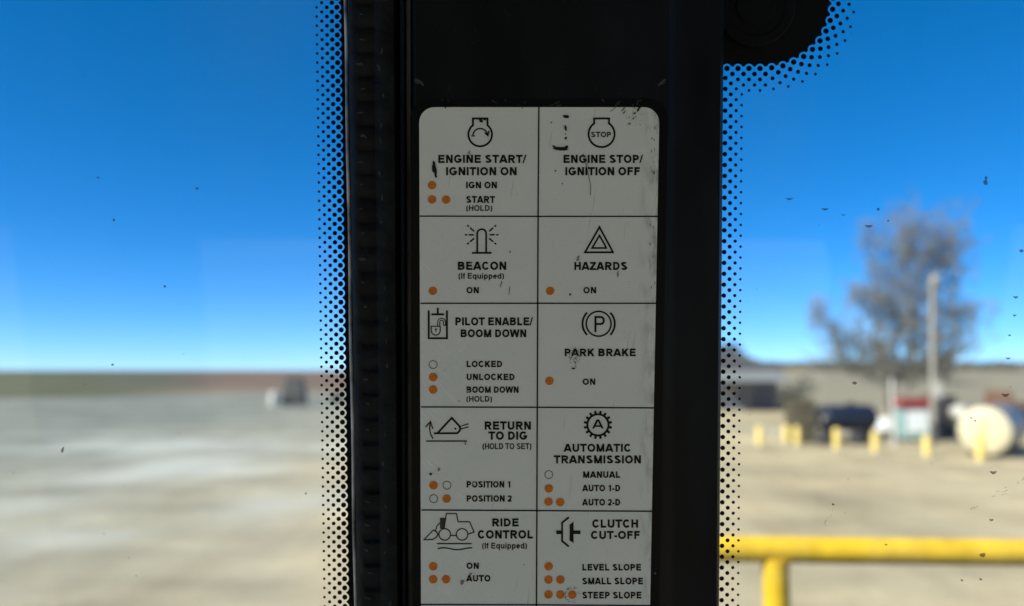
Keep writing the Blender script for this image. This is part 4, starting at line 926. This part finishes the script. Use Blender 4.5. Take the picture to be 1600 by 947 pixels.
def bare_tree(name, base, trunk_h, clumps, label, seed, tip_r=.015, twigs=9, trunk_r=.30):
    rg = random.Random(seed); T = []
    for (c, rx_, rz_, n_) in clumps:
        for _ in range(n_):
            u = Vector((rg.gauss(0, .52), rg.gauss(0, .52), rg.gauss(0, .52)))
            T.append(Vector((c.x + u.x * rx_, c.y + u.y * rx_ * 1.1, c.z + u.z * rz_)))
    nodes, par = skeleton(base, base + Vector((0, 0, trunk_h)), T, seed)
    n = len(nodes); area = [tip_r ** 2.2] * n; kids = [0] * n
    for i in range(n - 1, 0, -1):
        kids[par[i]] += 1
    acc = [0.0] * n
    for i in range(n - 1, -1, -1):
        a = acc[i] if kids[i] else tip_r ** 2.2
        acc[i] = a
        if par[i] >= 0: acc[par[i]] += a
    rad = [min(trunk_r, a ** (1 / 2.2)) for a in acc]
    o = thing(name, base, label, 'tree')
    tr_, br = MB(), MB()
    for i in range(1, n):
        p = par[i]; m_ = tr_ if i <= 8 else br; r = rad[i]
        m_.tube([nodes[p], nodes[i]], [max(rad[i], min(rad[p], rad[i] * 1.25)), rad[i]], 8 if r > .05 else 4 if r > .02 else 3, cap=False)
        if i > 8 and rad[i] < .05:
            d0 = (nodes[i] - nodes[p]).normalized()
            for _ in range(twigs if not kids[i] else 1):
                v = (d0 + Vector((rg.gauss(0, .5), rg.gauss(0, .5), rg.gauss(.35, .4)))).normalized(); L_ = rg.uniform(.25, .75)
                e = nodes[i] + v * L_; mid = nodes[i] + v * L_ * .5 + Vector((rg.gauss(0, .04), rg.gauss(0, .04), rg.gauss(0, .03)))
                br.tube([nodes[i], mid, e], [.011, .009, .005], 3, cap=False)
    t_ = tr_.build('trunk', M['bark'], o, smooth=True); c_ = br.build('crown', M['twig'], o)
    return o
d = 46.0
def cl(x, y, rx_, ry_, n_, dy=0): return (at(x, y, d + dy), rx_ * d / F, ry_ * d / F, n_)
base = at(1393, 655, d); base.z = 0
bare_tree('bare_tree', base, 2.2, [cl(1418, 385, 36, 52, 420), cl(1484, 395, 28, 58, 350), cl(1452, 400, 26, 40, 120), cl(1420, 450, 44, 44, 300), cl(1357, 385, 13, 28, 60), cl(1372, 425, 16, 26, 60), cl(1352, 465, 28, 22, 190), cl(1385, 480, 25, 30, 120),
          cl(1282, 495, 12, 22, 90), cl(1302, 525, 14, 18, 80), cl(1335, 535, 25, 30, 130), cl(1380, 545, 40, 34, 260), cl(1435, 530, 34, 42, 260), cl(1405, 500, 36, 40, 260), cl(1350, 575, 40, 18, 120), cl(1450, 575, 40, 20, 130), cl(1502, 495, 34, 20, 190), cl(1480, 525, 30, 20, 90), cl(1460, 465, 25, 25, 90), cl(1310, 560, 32, 16, 110), cl(1495, 550, 34, 20, 100), cl(1415, 590, 60, 16, 90)],
          'tall bare grey winter tree spreading behind the lamp pole', 21)
# dark leafy masses: a bushy tree by the shed, scrub behind the pallets, a small evergreen on the slope
def leafy(name, lumps, label, cat, seed, trunk=None, leaf=.16, m='leaf'):
    rg = random.Random(seed); c0 = lumps[0][0]; g = Vector((c0.x, c0.y, 0.0)) if trunk is None else Vector(trunk); g.z = terrain(g.x, g.y) if g.y > 60 else 0
    o = thing(name, g, label, cat); mb = MB()
    for c, rx_, rz_, n_ in lumps:
        for _ in range(n_):
            u = Vector((rg.gauss(0, .5), rg.gauss(0, .5), rg.gauss(0, .5)))
            if u.length > 1.15: u *= 1.1 / u.length
            p = Vector((c.x + u.x * rx_, c.y + u.y * rx_, c.z + u.z * rz_)); a = Vector((rg.gauss(0, 1), rg.gauss(0, 1), rg.gauss(0, 1))).normalized(); b_ = a.orthogonal().normalized(); s = leaf * rg.uniform(.6, 1.4)
            mb.add([p - a * s, p + b_ * s * .45, p + a * s, p - b_ * s * .45], [(0, 1, 2, 3)])
    mb.build('crown', M[m], o); mb = MB(); h = min(c.z for c, _, _, _ in lumps)
    for _ in range(3):
        mb.tube([g + Vector((rg.uniform(-.1, .1), rg.uniform(-.1, .1), -.02)), g + Vector((rg.uniform(-.3, .3), rg.uniform(-.3, .3), max(.3, (h - g.z) * .6))), Vector((c0.x + rg.uniform(-.4, .4), c0.y + rg.uniform(-.3, .3), max(h, g.z + .5)))], [.09, .06, .03], 6)
    mb.build('trunk', M['bark'], o, smooth=True)
D2 = 66
def ll(x, y, rx_, ry_, n_, dd): return (at(x, y, dd), rx_ * dd / F, ry_ * dd / F, n_)
leafy('bushy_tree', [ll(1128, 560, 26, 26, 700, D2), ll(1146, 552, 18, 16, 350, D2), ll(1105, 575, 30, 35, 500, D2)], 'dark bushy tree rising behind the slate blue shed', 'tree', 2, m='leafgrey')
leafy('scrub_bush', [ll(1238, 618, 20, 18, 220, 52), ll(1258, 604, 18, 18, 90, 52), ll(1226, 624, 14, 14, 150, 52)], 'dark scrub bush between the shed and the pallet stack', 'bush', 3, m='leafgrey')
leafy('evergreen_tree', [ll(1477, 565, 11, 20, 300, 95), ll(1440, 578, 8, 8, 120, 95)], 'small dark evergreen tree on the slope behind the lamp pole', 'tree', 4, leaf=.3)
# a thin line of scrub along the far ridge
mb = MB(); rg = random.Random(17)
for _ in range(9000):
    x = rg.uniform(1170, 1700); dd = rg.uniform(150, 330); c = at(x, 575, dd); z = terrain(c.x, c.y) + abs(rg.gauss(0, .45)); n_ = .5 + .5 * math.sin(x * .09 + 2 * math.sin(x * .023))
    if rg.random() > .25 + .6 * n_: continue
    p = Vector((c.x, c.y, z)); s = rg.uniform(.35, 1.0); a = Vector((rg.gauss(0, 1), rg.gauss(0, .5), rg.gauss(0, .6))).normalized(); b_ = a.orthogonal()
    mb.add([p - a * s, p + b_ * s * .5, p + a * s, p - b_ * s * .5], [(0, 1, 2, 3)])
tag(mb.build('scrub_growth', M['scrub']), kind='stuff')
